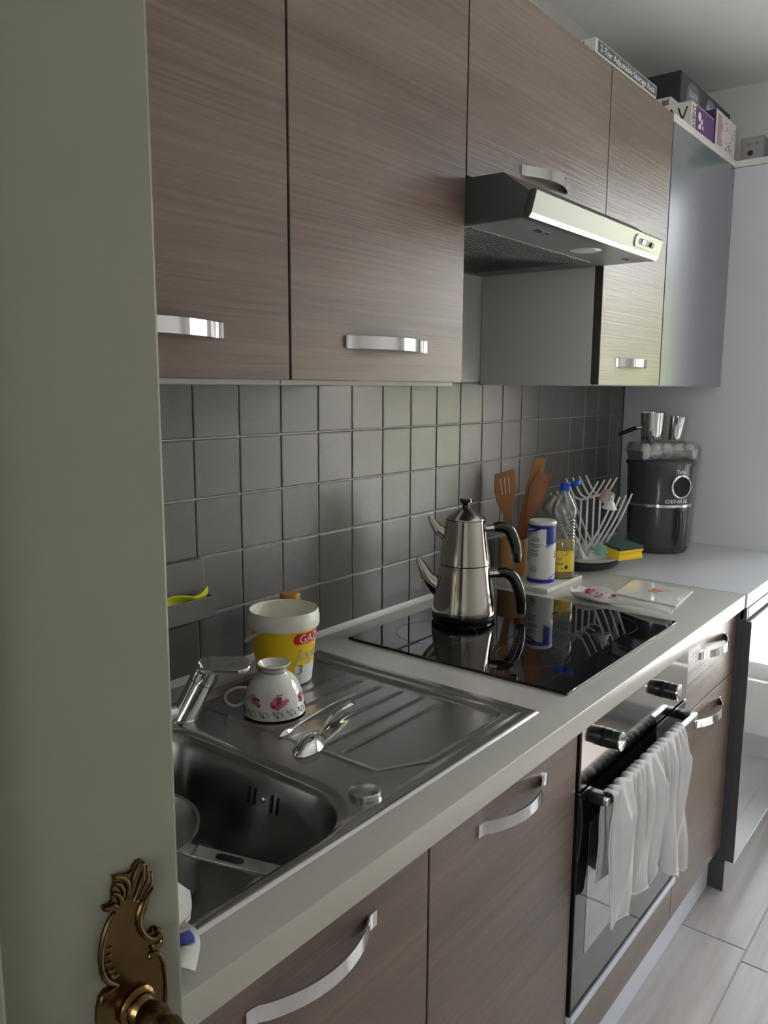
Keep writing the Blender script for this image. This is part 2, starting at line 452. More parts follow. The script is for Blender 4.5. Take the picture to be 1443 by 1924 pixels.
box(RX0 - 0.12, RX0, -0.775, 0.12, FL, CEIL, bm=wl); box(RX0 - 0.12, RX0, RY0, -1.63, FL, CEIL, bm=wl); box(RX0 - 0.12, RX0, -1.63, -0.775, 2.06, CEIL, bm=wl)
struct('wall_left', wl, 'wall_paint', 'wall with the doorway')
HY0, HY1, HZ0, HZ1 = -1.95, -0.65, 0.85, 2.15
wh = NB(); hxa, hxb = RX0 - 1.62, RX0 - 1.5
box(hxa, hxb, RY0 - 0.12, HY0, FL, CEIL, bm=wh); box(hxa, hxb, HY1, 0.12, FL, CEIL, bm=wh); box(hxa, hxb, HY0, HY1, FL, HZ0, bm=wh); box(hxa, hxb, HY0, HY1, HZ1, CEIL, bm=wh); box(RX0 - 1.5, RX0 - 0.12, -0.3, -0.18, FL, CEIL, bm=wh)
struct('wall_hall', wh, 'wall_paint', 'hall wall outside the doorway')
struct('ceiling', box(RX0 - 1.62, RX1 + 0.2, RY0 - 0.12, 0.12, CEIL, CEIL + 0.1), 'ceiling_paint', 'plain white ceiling')
struct('baseboard_right', box(RX1 - 0.014, RX1, RY0, -0.58, FL, FL + 0.08, 0.002, 1), 'plinth_grey', 'grey skirting under the window')
# window
w1 = NB()
fx0, fx1 = RX1 + 0.05, RX1 + 0.11
for (a, c_, d, e) in ((WY0, WY0 + 0.06, WZ0, WZ1), (WY1 - 0.06, WY1, WZ0, WZ1), (WY0 + 0.06, WY1 - 0.06, WZ0, WZ0 + 0.06), (WY0 + 0.06, WY1 - 0.06, WZ1 - 0.06, WZ1), ((WY0 + WY1) / 2 - 0.04, (WY0 + WY1) / 2 + 0.04, WZ0 + 0.06, WZ1 - 0.06)):
    box(fx0, fx1, a, c_, d, e, bm=w1)
win = struct('window_1', w1, 'white_plastic', 'white window in the end wall')
for k in range(2):
    ya = WY0 + 0.06 if k == 0 else (WY0 + WY1) / 2 + 0.04; yb = (WY0 + WY1) / 2 - 0.04 if k == 0 else WY1 - 0.06
    put('pane', box(fx0 + 0.025, fx0 + 0.031, ya, yb, WZ0 + 0.06, WZ1 - 0.06), 'window_glass', win)

w2_ = NB()
for (a, c_, d, e) in ((HY0, HY0 + 0.05, HZ0, HZ1), (HY1 - 0.05, HY1, HZ0, HZ1), (HY0 + 0.05, HY1 - 0.05, HZ0, HZ0 + 0.05), (HY0 + 0.05, HY1 - 0.05, HZ1 - 0.05, HZ1)): box(hxa + 0.03, hxa + 0.09, a, c_, d, e, bm=w2_)
win2 = struct('added_hall_window', w2_, 'white_plastic', 'unseen hall window added to light the faces turned to the viewer')  # unseen window, added as daylight for surfaces facing the viewer
put('pane', box(hxa + 0.055, hxa + 0.061, HY0 + 0.05, HY1 - 0.05, HZ0 + 0.05, HZ1 - 0.05), 'window_glass', win2)
# outside the kitchen window, out of view: pale terrace added to bounce light onto the ceiling, rendered garden wall and shrub read from reflections
struct('added_terrace', box(2.56, 7.6, -12, 8, -0.30, -0.20), 'terrace', 'unseen pale terrace added outside the window to bounce light onto the ceiling')
struct('wall_garden', box(7.6, 7.8, -12, 8, -0.20, 2.75), 'garden_wall', 'pinkish garden wall outside the window')
sh_ = grid_mesh(lambda u, v: (7.2 + 0.30 * math.cos(2 * PI * u) * (1 + 0.15 * math.sin(9 * u * PI + v * 8)) * math.sin(PI * (0.06 + 0.9 * v)) ** 0.5, -3.15 + 0.55 * math.sin(2 * PI * u) * (1 + 0.12 * math.sin(14 * u * PI)) * math.sin(PI * (0.06 + 0.9 * v)) ** 0.5, -0.20 + 2.5 * v), 48, 20)
struct('shrub_outside', sh_, 'hedge', 'green shrub outside the window')

# ================================================================== DOOR in the foreground
DY = -0.80; DX = -0.653
door = struct('door_1', box(RX0 + 0.005, DX, DY, DY + 0.04, FL + 0.008, 2.045, 0.0025, 2), 'door_paint', 'grey-green painted door standing open')
for (za, zb) in ((0.12, 0.80), (1.20, 1.93)):
    mo = NB(); xa, xb = RX0 + 0.12, DX - 0.113
    for (p, q, s, t) in ((xa, xb, za, za + 0.022), (xa, xb, zb - 0.022, zb), (xa, xa + 0.022, za + 0.018, zb - 0.018), (xb - 0.022, xb, za + 0.018, zb - 0.018)):
        box(p, q, DY - 0.009, DY + 0.004, s, t, 0.006, 3, bm=mo)
    put('panel_moulding', mo, 'door_paint', door)
mo = NB(); box(DX - 0.135, DX - 0.113, DY - 0.009, DY + 0.004, 0.80, 1.20, 0.006, 3, bm=mo); put('panel_moulding', mo, 'door_paint', door)
# brass plate traced: zoom coordinates -> door plane
def dp(u, v):
    """point on the door face for a pixel (u, v) of the photograph"""
    d = Rf + Rr * ((u - 721.5) / 1512.39) + Rd * ((v - 962) / 1512.39)
    o = Vector((-0.9357988, -1.1849514, 1.4048448)); t = (DY - o.y) / d.y; p = o + d * t
    return (p.x, p.z)
def zp(a, b_): return dp(150 + a * 0.17355, 1590 + b_ * 0.17355)
right = [(640, 130), (690, 190), (735, 260), (742, 360), (770, 420), (745, 490), (715, 600), (690, 690), (655, 780), (652, 860), (700, 910), (745, 920), (755, 870), (800, 848), (848, 890), (878, 960), (860, 1040), (805, 1090), (835, 1110), (880, 1200), (905, 1310), (914, 1450), (912, 1600), (898, 1720)]
left = [(600, 140), (560, 190), (540, 250), (500, 285), (430, 290), (335, 305), (350, 380), (320, 480), (325, 575), (295, 612), (228, 635), (232, 688), (290, 705), (345, 700), (290, 790), (230, 940), (198, 1100), (188, 1250), (212, 1370), (270, 1440), (340, 1475), (240, 1545), (190, 1620), (163, 1750), (160, 1900)]
outl = [zp(*p) for p in right]
zc_ = zp(560, 1700)[1]
low_r = [(x, 2 * zc_ - z) for (x, z) in [zp(*p) for p in right[::-1]][1:]]
outr = [zp(*p) for p in left[::-1]]
zl = [zp(*p) for p in left]
low_l = [(x, 2 * zc_ - z - 0.0) for (x, z) in zl if z > zc_ + 0.02]
poly = outl + low_r + low_l[0:] + outr
clean = []
for p in poly:
    if not clean or (p[0] - clean[-1][0]) ** 2 + (p[1] - clean[-1][1]) ** 2 > 1e-7: clean.append(p)
plate_bm = prism(clean, 0.0025, T=frame((0, DY, 0), (1, 0, 0), (0, 0, 1), (0, -1, 0)))
plate = put('handle_plate', plate_bm, 'brass', door, 'ornate antique brass handle plate')
def rel(ptsz, rad, mirror=True):
    q = [zp(*p) for p in ptsz]; rr = lerp_list(rad if isinstance(rad, (list, tuple)) else [rad] * len(q), 5)
    b = tube(spline([(x, DY - 0.003, z) for x, z in q], 5), rr, 8)
    if mirror: tube(spline([(x, DY - 0.003, 2 * zc_ - z) for x, z in q], 5), rr, 8, bm=b)
    return b
sc_ = NB()
for ptsz, rad in (
    ([(360, 690), (290, 800), (235, 950), (205, 1100), (195, 1260), (225, 1380), (290, 1450), (380, 1480)], [0.0011, 0.0016, 0.0016, 0.0014, 0.0016, 0.0018, 0.0016, 0.001]),
    ([(760, 430), (700, 520), (650, 600), (610, 720), (612, 840), (660, 930), (740, 980), (810, 960), (830, 900), (790, 870)], [0.0008, 0.0014, 0.0018, 0.0019, 0.0019, 0.0019, 0.0018, 0.0018, 0.0018, 0.0014]),
    ([(860, 980), (840, 1040), (770, 1075), (730, 1065)], [0.001, 0.0018, 0.0018, 0.001]),
    ([(720, 1200), (740, 1150), (800, 1125), (850, 1180), (890, 1300), (902, 1500), (890, 1690)], [0.001, 0.0015, 0.0017, 0.0014, 0.0012, 0.0012, 0.001]),
    ([(340, 320), (420, 320), (480, 370), (490, 470), (470, 560)], [0.0013, 0.0017, 0.0018, 0.0016, 0.001]),
    ([(350, 385), (400, 400), (440, 460), (440, 540)], [0.001, 0.0014, 0.0014, 0.001]),
    ([(325, 490), (380, 510), (410, 560), (400, 620)], [0.001, 0.0015, 0.0015, 0.001]),
    ([(235, 660), (290, 650), (340, 620), (370, 640)], [0.0014, 0.0016, 0.0015, 0.001]),
    ([(640, 160), (560, 330), (490, 560)], [0.0016, 0.002, 0.001]), ([(650, 160), (640, 340), (560, 570)], [0.0012, 0.0019, 0.001]),
    ([(690, 200), (690, 360), (600, 580)], [0.001, 0.0018, 0.001]), ([(730, 260), (725, 390), (640, 560)], [0.001, 0.0016, 0.001]),
    ([(195, 1700), (230, 1600), (320, 1530), (390, 1480)], [0.0012, 0.0018, 0.0018, 0.001])):
    merge(sc_, rel(ptsz, rad))
for (a, b_) in ((270, 1085), (262, 1160), (270, 1245), (305, 1320), (345, 1380)):
    merge(sc_, rel([(a - 45, b_ + 6), (a, b_ + 14), (a + 45, b_ - 18)], [0.0007, 0.0015, 0.0008]))
put('scroll_relief', sc_, 'brass', plate)
Rz = zp(575, 1690)
prof = [(0.0, 0.0), (0.0118, 0.0), (0.0122, 0.003), (0.0108, 0.005), (0.0098, 0.0055), (0.0095, 0.008), (0.0085, 0.0095), (0.0078, 0.011), (0.0092, 0.017), (0.0096, 0.021), (0.0085, 0.025), (0.0078, 0.028), (0.0088, 0.031), (0.0088, 0.034), (0.007, 0.040), (0.0072, 0.05), (0.0, 0.052)]
put('rosette_neck', lathe(prof, segs=32, T=frame((Rz[0], DY - 0.0025, Rz[1]), (1, 0, 0), (0, 0, 1), (0, -1, 0))), 'brass', plate)
lv = spline([(Rz[0] + 0.002, DY - 0.047, Rz[1]), (Rz[0] - 0.02, DY - 0.050, Rz[1] - 0.001), (Rz[0] - 0.06, DY - 0.050, Rz[1] - 0.004), (Rz[0] - 0.10, DY - 0.048, Rz[1]), (Rz[0] - 0.12, DY - 0.046, Rz[1] + 0.004)], 6)
put('lever', tube(lv, lerp_list([0.006, 0.007, 0.0055, 0.007, 0.008], 6), 12), 'brass', door, 'brass lever')

# ================================================================== WALL CABINETS
UY = -0.345; UB = 1.415; UT = 2.155
def strap(x0, x1, z, y, h=0.020, out=0.028, t=0.0028, n=28):
    """arched flat strap handle along X on a plane facing -Y"""
    L = x1 - x0; tab = 0.014; pts = []
    for i in range(n + 1):
        s = i / n; x = x0 + L * s
        if s * L < tab or (1 - s) * L < tab: d = 0.0
        else:
            q = (s * L - tab) / (L - 2 * tab); d = out * math.sin(PI * q) ** 0.75 if 0 < q < 1 else 0
        pts.append((x, y - d))
    b = NB(); F = []
    for (x, yy) in pts: F.append([b.verts.new((x, yy - t, z - h / 2)), b.verts.new((x, yy - t, z + h / 2)), b.verts.new((x, yy, z + h / 2)), b.verts.new((x, yy, z - h / 2))])
    for i in range(n):
        for k in range(4):
            j = (k + 1) % 4; b.faces.new((F[i][k], F[i][j], F[i + 1][j], F[i + 1][k]))
    b.faces.new(F[0]); b.faces.new(F[-1][::-1]); bmesh.ops.recalc_face_normals(b, faces=b.faces[:])
    return b
def carcass_bm(x0, x1, y0, y1, z0, z1): return box(x0, x1, y0, y1, z0, z1, 0.0008, 1)
def wall_cab(label, x0, x1, z0, z1, hx0, hx1, hz, doorm='cabinet_wood', handle=True, body='carcass', name='wall_cabinet', zdoor=None):
    t = thing(name, label, 'cabinet', ((x0 + x1) / 2, UY / 2, z0))
    put('body', carcass_bm(x0, x1, UY + 0.021, -0.002, z0 - (0.006 if x0 < 0.3 else 0), z1), body, t)
    put('shadow_gap', box(x0 + 0.0005, x1 - 0.0005, UY + 0.0175, UY + 0.022, z0 + 0.003, z1 - 0.002), 'gap_black', t)
    d = put('door', box(x0 + 0.0016, x1 - 0.0016, UY, UY + 0.018, (zdoor or z0) + 0.001, z1 - 0.001, 0.0008, 1), doorm, t)
    if handle: put('handle', strap(hx0, hx1, hz, UY), 'chrome', d, 'chrome strap handle')
    return t
# dark gap between doors: bodies lie behind a black strip
wall_cab('brown wood-grain wall cabinet partly hidden by the open door', -0.56, -0.0945, UB, UT, -0.437, -0.2195, 1.4785)
wall_cab('brown wood-grain wall cabinet left of the extractor hood, long door above the sink drainer', -0.0935, 0.3605, UB, UT, 0.0255, 0.2415, 1.476)
wall_cab('short brown wood-grain wall cabinet directly above the extractor hood', 0.3615, 0.9785, 1.787, UT, 0.560, 0.776, 1.838)
nc = wall_cab('tall narrow brown wood-grain wall cabinet right of the extractor hood', 0.9795, 1.4005, UB, UT, 1.078, 1.294, 1.473, body='carcass_grey')
put('door_edge', box(0.9797, 0.9812, UY + 0.0005, UY + 0.019, UB + 0.001, UT - 0.001), 'edge_dark', nc)
gc = thing('wall_cabinet', 'handleless glossy dark grey corner wall cabinet with white top', 'cabinet', (1.70, UY / 2, UB))
put('body', carcass_bm(1.4025, BX - 0.002, UY + 0.021, -0.002, UB, 2.136), 'carcass_grey', gc)
put('door', box(1.4060, BX - 0.002, UY, UY + 0.018, UB + 0.001, 2.134, 0.001, 1), 'gloss_grey', gc)
put('edge_strip', box(1.4015, 1.4055, UY + 0.004, UY + 0.02, UB + 0.001, 2.136), 'gap_black', gc)
put('top_board', box(1.4025, BX - 0.003, UY - 0.001, -0.002, 2.1365, 2.157, 0.001, 1), 'white_board', gc)

# ================================================================== EXTRACTOR HOOD
hood = thing('extractor_hood', 'grey extractor hood with stainless front beneath the short cabinet', 'hood', (0.67, -0.2, 1.70))
HX0, HX1 = 0.364, 0.977
pf = [(-0.004, 1.704), (-0.464, 1.704), (-0.464, 1.712), (-0.474, 1.744), (-0.4205, 1.7825), (-0.3445, 1.7835), (-0.32, 1.7835), (-0.004, 1.7835)]
hb = prism(pf, HX1 - HX0, T=frame((HX0, 0, 0), (0, 1, 0), (0, 0, 1), (1, 0, 0)))
put('hood_body', hb, 'hood_grey', hood, smooth=False)
pf2 = [(-0.460, 1.700), (-0.474, 1.700), (-0.4785, 1.706), (-0.4795, 1.7075), (-0.4885, 1.743), (-0.4855, 1.7465), (-0.476, 1.7465), (-0.464, 1.708)]
fp = put('front_panel', prism(pf2, HX1 - HX0 + 0.002, T=frame((HX0 - 0.001, 0, 0), (0, 1, 0), (0, 0, 1), (1, 0, 0)), bev=0.0006), 'hood_steel', hood, 'brushed stainless front rail', smooth=False)
fn = Vector((0, -0.0355, -0.009)).normalized(); fu = Vector((0, -0.009, 0.0355)).normalized()
Tsw = frame((0.88, -0.4840 - 0.0006, 1.7255), (1, 0, 0), fu, fn)
sw = put('switch_panel', prism(rrect(0.125, 0.026, 0.012), 0.002, T=Tsw), 'white_board', fp, 'pale switch plate')
put('slider_slot', prism(rrect(0.085, 0.013, 0.005), 0.0026, T=Tsw), 'black_plastic', fp)
for dx in (-0.022, 0.030): put('slider_knob', prism(rrect(0.016, 0.010, 0.002, cx=dx), 0.006, T=Tsw, bev=0.001), 'chrome' if dx < 0 else 'black_plastic', fp)
un = put('under_panel', box(HX0 + 0.003, HX1 - 0.003, -0.459, -0.006, 1.7005, 1.7042), 'hood_under', hood)
# filter grille: rows of short slots
put('filter_plate', box(0.385, 0.900, -0.345, -0.03, 1.6993, 1.7006), 'hood_steel', hood, 'perforated grease filter')
gr = NB()
for i in range(36):
    for j in range(31):
        x = 0.392 + i * 0.0140 + (0.007 if j % 2 else 0); y = -0.038 - j * 0.0098
        if x < 0.888: box(x, x + 0.0098, y - 0.0046, y, 1.6986, 1.6994, bm=gr)
g = put('filter_slots', gr, 'black_plastic', hood, smooth=False); g['kind'] = 'stuff'
put('lamp_lens', lathe([(0, -0.003), (0.028, -0.002), (0.033, 0.0)], (0.745, -0.405, 1.7005), 32), 'lamp_glass', hood, 'round frosted lamp lens')
for lx in (0.50, 0.925):
    lt = put('filter_latch', prism(rrect(0.05, 0.014, 0.002), 0.0015, T=frame((lx, -0.428, 1.7008), (1, 0, 0), (0, -1, 0), (0, 0, -1))), 'black_plastic', hood)
    put('latch_tab', box(lx - 0.008, lx + 0.008, -0.433, -0.424, 1.698, 1.700), 'hood_steel', lt)

# ================================================================== BASE UNITS
BY = -0.622; DT = 0.816; DB = 0.119
def base_unit(label, x0, x1, fronts, cat='cabinet', name='base_cabinet'):
    t = thing(name, label, cat, ((x0 + x1) / 2, -0.3, 0.095))
    put('body', carcass_bm(x0, x1, BY + 0.023, -0.03, 0.1185, 0.62 if x0 < -0.2 else 0.80), 'carcass', t)
    put('shadow_gap', box(x0 + 0.0005, x1 - 0.0005, BY + 0.0175, BY + 0.022, 0.1185, 0.815), 'gap_black', t)
    for (nm, za, zb, h) in fronts:
        d = put(nm, box(x0 + 0.0018, x1 - 0.0018, BY, BY + 0.018, za, zb, 0.0008, 1), 'cabinet_wood', t)
        if h: put('handle', strap(h[0], h[1], h[2], BY), 'chrome', d, 'chrome strap handle')
    return t
base_unit('brown wood-grain base cabinet under the sink bowl, beside the open door', -0.562, -0.1245, [('door', DB, DT, (-0.449, -0.238, 0.767))])
base_unit('brown wood-grain base cabinet under the sink drainer, left of the oven', -0.1235, 0.3295, [('door', DB, DT, (-0.003, 0.206, 0.771))])
base_unit('brown wood-grain base cabinet with drawer, right of the oven', 0.9085, 1.3265, [('drawer_front', 0.642, DT, (1.011, 1.226, 0.766)), ('door', DB, 0.638, (1.006, 1.219, 0.591))])
pl_ = put('plinth', box(-0.562, 1.3265, -0.594, -0.578, FL, 0.117, 0.001, 1), 'plinth_white'); tag(pl_, 'pale grey-white plinth along the floor under the brown base units', 'plinth')
# oven
ov = thing('built_in_oven', 'built-in black glass oven with two knobs below the hob', 'oven', (0.62, -0.3, 0.23))
OX0, OX1, OY = 0.3345, 0.9060, -0.628
put('body', box(OX0 + 0.003, OX1 - 0.003, OY + 0.020, -0.05, 0.2275, 0.815), 'black_plastic', ov)
put('side_gap', box(0.3305, 0.9078, OY + 0.012, OY + 0.0205, 0.2275, 0.815), 'gap_black', ov)
cp = put('control_panel', box(OX0, OX1, OY, OY + 0.02, 0.696, 0.818, 0.001, 1), 'mirror_panel', ov, 'mirror-like steel control panel')
for kx in (0.437, 0.748):
    kb = put('knob', lathe([(0, 0.0), (0.0175, 0.0), (0.0185, 0.002), (0.0180, 0.012), (0.0178, 0.016), (0.0170, 0.017), (0.0170, 0.030), (0.0165, 0.0325)], segs=32, T=front_T(kx, OY, 0.763)), 'black_plastic', ov, 'black oven knob')
    put('knob_cap', lathe([(0.0168, 0.0300), (0.0176, 0.0310), (0.0176, 0.0335), (0.014, 0.0345), (0, 0.0345)], segs=32, T=front_T(kx, OY, 0.763)), 'chrome', kb)
    put('knob_pointer', box(kx - 0.0015, kx + 0.0015, OY - 0.024, OY - 0.016, 0.743, 0.747), 'chrome', kb)
od = put('oven_door', box(OX0, OX1, OY, OY + 0.02, 0.243, 0.691, 0.001, 1), 'oven_glass', ov, 'black glass oven door')
put('door_window', prism(rrect(0.475, 0.27, 0.004), 0.0006, T=front_T(0.6215, OY, 0.482)), 'oven_window', od)
put('door_top_edge', box(OX0, OX1, OY - 0.0008, OY + 0.006, 0.688, 0.6915), 'chrome', od)
HBY, HBZ = -0.661, 0.672
hbm = NB()
box(0.368, 0.872, HBY - 0.006, HBY + 0.006, HBZ - 0.008, HBZ + 0.008, 0.003, 2, bm=hbm)
hdl = put('oven_handle', hbm, 'chrome', od, 'chrome oven door handle bar')
for hx in (0.381, 0.859): put('handle_bracket', box(hx - 0.012, hx + 0.012, HBY + 0.004, OY + 0.001, HBZ - 0.010, HBZ + 0.010, 0.003, 2), 'black_plastic', hdl)
put('bottom_trim', box(OX0, OX1, OY - 0.003, OY + 0.018, 0.2275, 0.2415, 0.001, 1), 'plinth_white', ov, 'pale strip under the oven door')
oc = thing('oven_housing', 'low brown wood-grain panel below the oven', 'panel', (0.62, -0.61, 0.119))
put('front', box(0.3315, 0.9068, BY, BY + 0.018, DB, 0.2255, 0.0008, 1), 'cabinet_wood', oc)
put('shadow_gap', box(0.3305, 0.9078, BY + 0.0175, BY + 0.0215, 0.119, 0.2235), 'gap_black', oc)

# worktop with hole for the sink bowl
HSX0, HSX1, HSY0, HSY1 = -0.598, 0.238, -0.574, -0.086
def ring_slab(x0, x1, y0, y1, z0, z1, hx0, hx1, hy0, hy1, bev=0.002):
    b = NB(); xs = [x0, hx0, hx1, x1]; ys = [y0, hy0, hy1, y1]
    V = {}
    for k, z in enumerate((z0, z1)):
        for i, x in enumerate(xs):
            for j, y in enumerate(ys): V[i, j, k] = b.verts.new((x, y, z))
    for i in range(3):
        for j in range(3):
            if i == 1 and j == 1: continue
            b.faces.new((V[i, j, 1], V[i + 1, j, 1], V[i + 1, j + 1, 1], V[i, j + 1, 1])); b.faces.new((V[i, j, 0], V[i, j + 1, 0], V[i + 1, j + 1, 0], V[i + 1, j, 0]))
    def wall(a, c_): b.faces.new((V[a + (0,)], V[c_ + (0,)], V[c_ + (1,)], V[a + (1,)]))
    for i in range(3): wall((i, 0), (i + 1, 0)); wall((i + 1, 3), (i, 3)); wall((3, i), (3, i + 1)); wall((0, i + 1), (0, i))
    wall((2, 1), (1, 1)); wall((1, 2), (2, 2)); wall((2, 2), (2, 1)); wall((1, 1), (1, 2))
    bmesh.ops.recalc_face_normals(b, faces=b.faces[:])
    ee = [e for e in b.edges if all(abs(v.co.y - y0) < 1e-6 for v in e.verts) and abs(e.verts[0].co.z - e.verts[1].co.z) < 1e-6]
    bmesh.ops.bevel(b, geom=ee, offset=bev, segments=3, profile=0.5, affect='EDGES')
    return b
wt = put('worktop', ring_slab(-0.80, 1.3225, -0.641, -0.0012, 0.822, TOP, HSX0, HSX1, HSY0, HSY1), 'worktop'); tag(wt, 'off-white laminate worktop carrying the sink and the hob', 'worktop')
w2 = thing('worktop', 'smooth pale worktop section carrying the air fryer at the far end', 'worktop', (1.66, -0.33, 0.822))
put('slab', box(1.3265, BX - 0.001, -0.645, -0.0012, 0.822, TOP, 0.0016, 2), 'worktop_pale', w2)
put('joint_strip', box(1.3228, 1.3262, -0.6405, -0.0015, 0.8225, TOP - 0.0002), 'shadow_gap', w2)
sl = put('sealant_strip', prism([(-0.001, 0.0), (-0.012, 0.0), (-0.006, 0.0035), (-0.001, 0.011)], 1.99 + 0.80, T=frame((-0.80, 0, TOP), (0, 1, 0), (0, 0, 1), (1, 0, 0))), 'white_board'); tag(sl, 'white sealing bead where the worktop meets the grey tiles', 'sealant')

# deep glossy unit at the far end
du = thing('base_cabinet', 'deeper glossy light grey base cabinet at the far end, standing proud of the brown drawers', 'cabinet', (1.66, -0.33, 0.078))
put('body', box(1.3285, BX - 0.001, -0.638, -0.03, 0.080, 0.819, 0.001, 1), 'panel_dark', du)
put('channel', box(1.3285, BX - 0.001, -0.646, -0.63, 0.790, 0.8205), 'panel_dark', du)
put('channel_lip', box(1.345, BX - 0.001, -0.6475, -0.6455, 0.793, 0.818), 'gloss_light', du)
dd = put('door', box(1.3305, BX - 0.001, -0.660, -0.640, 0.080, 0.785, 0.0012, 2), 'gloss_light', du, 'mirror-glossy pale door')
put('door_edge', box(1.3285, 1.3308, -0.6595, -0.638, 0.080, 0.785), 'panel_dark', dd)
put('lower_edge', box(1.331, BX - 0.001, -0.661, -0.657, 0.0775, 0.0815), 'white_board', du)
dpn = put('plinth_panel', box(1.3290, BX - 0.001, -0.637, -0.60, FL, 0.0765, 0.001, 1), 'plinth_grey', du)
put('plinth_end', box(1.3270, 1.3292, -0.6365, -0.58, FL, 0.077), 'panel_dark', dpn)

# ================================================================== HOB
hob = thing('hob', 'black glass hob set into the worktop', 'hob', (0.64, -0.33, TOP))
put('glass', box(0.349, 0.9315, -0.589, -0.0695, TOP + 0.0003, TOP + 0.0058, 0.0015, 2), 'black_glass', hob)
zc2 = TOP + 0.0059
for (cx, cy, r) in ((0.50, -0.20, 0.09), (0.50, -0.44, 0.075), (0.79, -0.19, 0.075), (0.79, -0.44, 0.10)):
    put('cooking_zone', lathe([(r - 0.0007, 0), (r - 0.0007, 0.0001), (r + 0.0007, 0.0001), (r + 0.0007, 0)], (cx, cy, zc2), 48), 'hob_mark', hob)

# ================================================================== SINK (one pressed sheet)
SX0, SX1, SY0, SY1 = -0.608, 0.2525, -0.5855, -0.0718
def sdrr(x, y, x0, x1, y0, y1, r):
    qx = abs(x - (x0 + x1) / 2) - (x1 - x0) / 2 + r; qy = abs(y - (y0 + y1) / 2) - (y1 - y0) / 2 + r
    return math.hypot(max(qx, 0), max(qy, 0)) + min(max(qx, qy), 0) - r
def sstep(a, b_, t):
    t = max(0, min(1, (t - a) / (b_ - a))); return t * t * (3 - 2 * t)
def sink_z(x, y):
    z = TOP + 0.0042
    e = min(x - SX0, SX1 - x, y - SY0, SY1 - y)
    z -= 0.0036 * (1 - sstep(0.0, 0.005, e))                       # rolled outer edge
    z -= 0.0022 * sstep(0.018, 0.030, e)                            # inner step
    # drainer recess
    dr = sdrr(x, y, -0.085, 0.205, -0.540, -0.098, 0.018)
    diag = ((x + 0.019) * -0.5 + (y + 0.538) * -0.86)               # cut off the front left corner
    dr = max(dr, diag + 0.0)
    dr2 = dr
    z -= 0.0045 * sstep(0.0035, -0.0035, dr2)
    inside = sstep(-0.012, -0.020, dr)
    for yr in (-0.205, -0.250, -0.295, -0.340, -0.385, -0.425):
        q = math.exp(-((y - yr) / 0.0042) ** 2)
        z += 0.0026 * q * inside * sstep(-0.085, -0.065, x) * sstep(0.200, 0.175, x)
    # raised bead around recess
    z += 0.0014 * math.exp(-((dr - 0.008) / 0.004) ** 2)
    # bowl
    bd = sdrr(x, y, -0.565, -0.182, -0.558, -0.125, 0.095)
    z -= 0.004 * sstep(0.018, 0.002, bd)
    if bd < 0.004:
        z -= 0.150 * sstep(0.004, -0.030, bd) ** 0.8 + 0.006 * sstep(-0.02, -0.12, bd)
    return z
NX, NY = 287, 171
b = NB(); V = [[None] * (NX + 1) for _ in range(NY + 1)]
for j in range(NY + 1):
    for i in range(NX + 1):
        x = SX0 + (SX1 - SX0) * i / NX; y = SY0 + (SY1 - SY0) * j / NY
        V[j][i] = b.verts.new((x, y, sink_z(x, y)))
for j in range(NY):
    for i in range(NX): b.faces.new((V[j][i], V[j][i + 1], V[j + 1][i + 1], V[j + 1][i]))
sink = thing('sink', 'stainless steel inset sink with bowl and ribbed drainer', 'sink', (-0.18, -0.33, TOP))
sh = put('sheet', b, 'steel', sink, angle=80)
for dy in (-0.030, -0.018, 0.018, 0.030):
    put('overflow_slot', box(-0.0012, 0.0012, -0.0024, 0.0024, -0.013, 0.013, 0.0008, 1, T=Matrix.Translation((-0.1886, -0.372 + dy, 0.813)) @ Matrix.Rotation(math.radians(10), 4, 'Y')), 'gap_black', sink)
put('overflow_screw', lathe([(0, 0.004), (0.004, 0.003), (0.005, 0)], segs=16, T=frame((-0.1888, -0.372, 0.813), (0, 1, 0), (0, 0, 1), (-1, 0, 0))), 'chrome', sink)
put('drain', lathe([(0, 0.004), (0.03, 0.004), (0.042, 0.003), (0.044, 0.0)], (-0.37, -0.34, 0.7035), 32), 'chrome', sink)
kn = put('waste_knob', lathe([(0, 0.006), (0.019, 0.0055), (0.0215, 0.004), (0.022, 0.0), (0.0215, -0.002)], (-0.153, -0.535, TOP + 0.004), 40), 'steel_bright', sink, 'round pop-up waste knob')

# ================================================================== TAP
tap = thing('mixer_tap', 'chrome mixer tap with flat lever at the back of the sink', 'tap', (-0.150, -0.142, TOP))
p0 = Vector((-0.150, -0.140, TOP + 0.002)); p1 = Vector((-0.124, -0.167, 0.935)); ax = (p1 - p0).normalized()
tb = lathe([(0, 0.0), (0.027, 0.0), (0.027, 0.004), (0.0235, 0.006)], (p0.x, p0.y, p0.z - 0.001), 32)
tube([p0, p0 + ax * 0.02, p0 + ax * 0.055, p0 + ax * 0.072], [0.0225, 0.0215, 0.021, 0.0215], 28, bm=tb)
put('body', tb, 'chrome', tap)
tube_h = tube([p0 + ax * 0.0735, p0 + ax * 0.085, p0 + ax * 0.10], [0.0222, 0.0222, 0.019], 28)
lever_h = put('lever_hub', tube_h, 'chrome', tap)
CF0 = Vector((0.7836, 0.6212, 0.0)); ld = Vector((0.62, -0.78, 0.0)); lu = (Vector((0, 0, 1)) - CF0 * 0.22).normalized(); ls = lu.cross(ld).normalized(); ld = ls.cross(lu).normalized()
lp = rrect(0.092, 0.046, 0.020, 6, cx=0.024)
put('lever', prism(lp, 0.009, T=frame(p0 + ax * 0.098, ld, ls, lu), bev=0.003), 'chrome', tap)
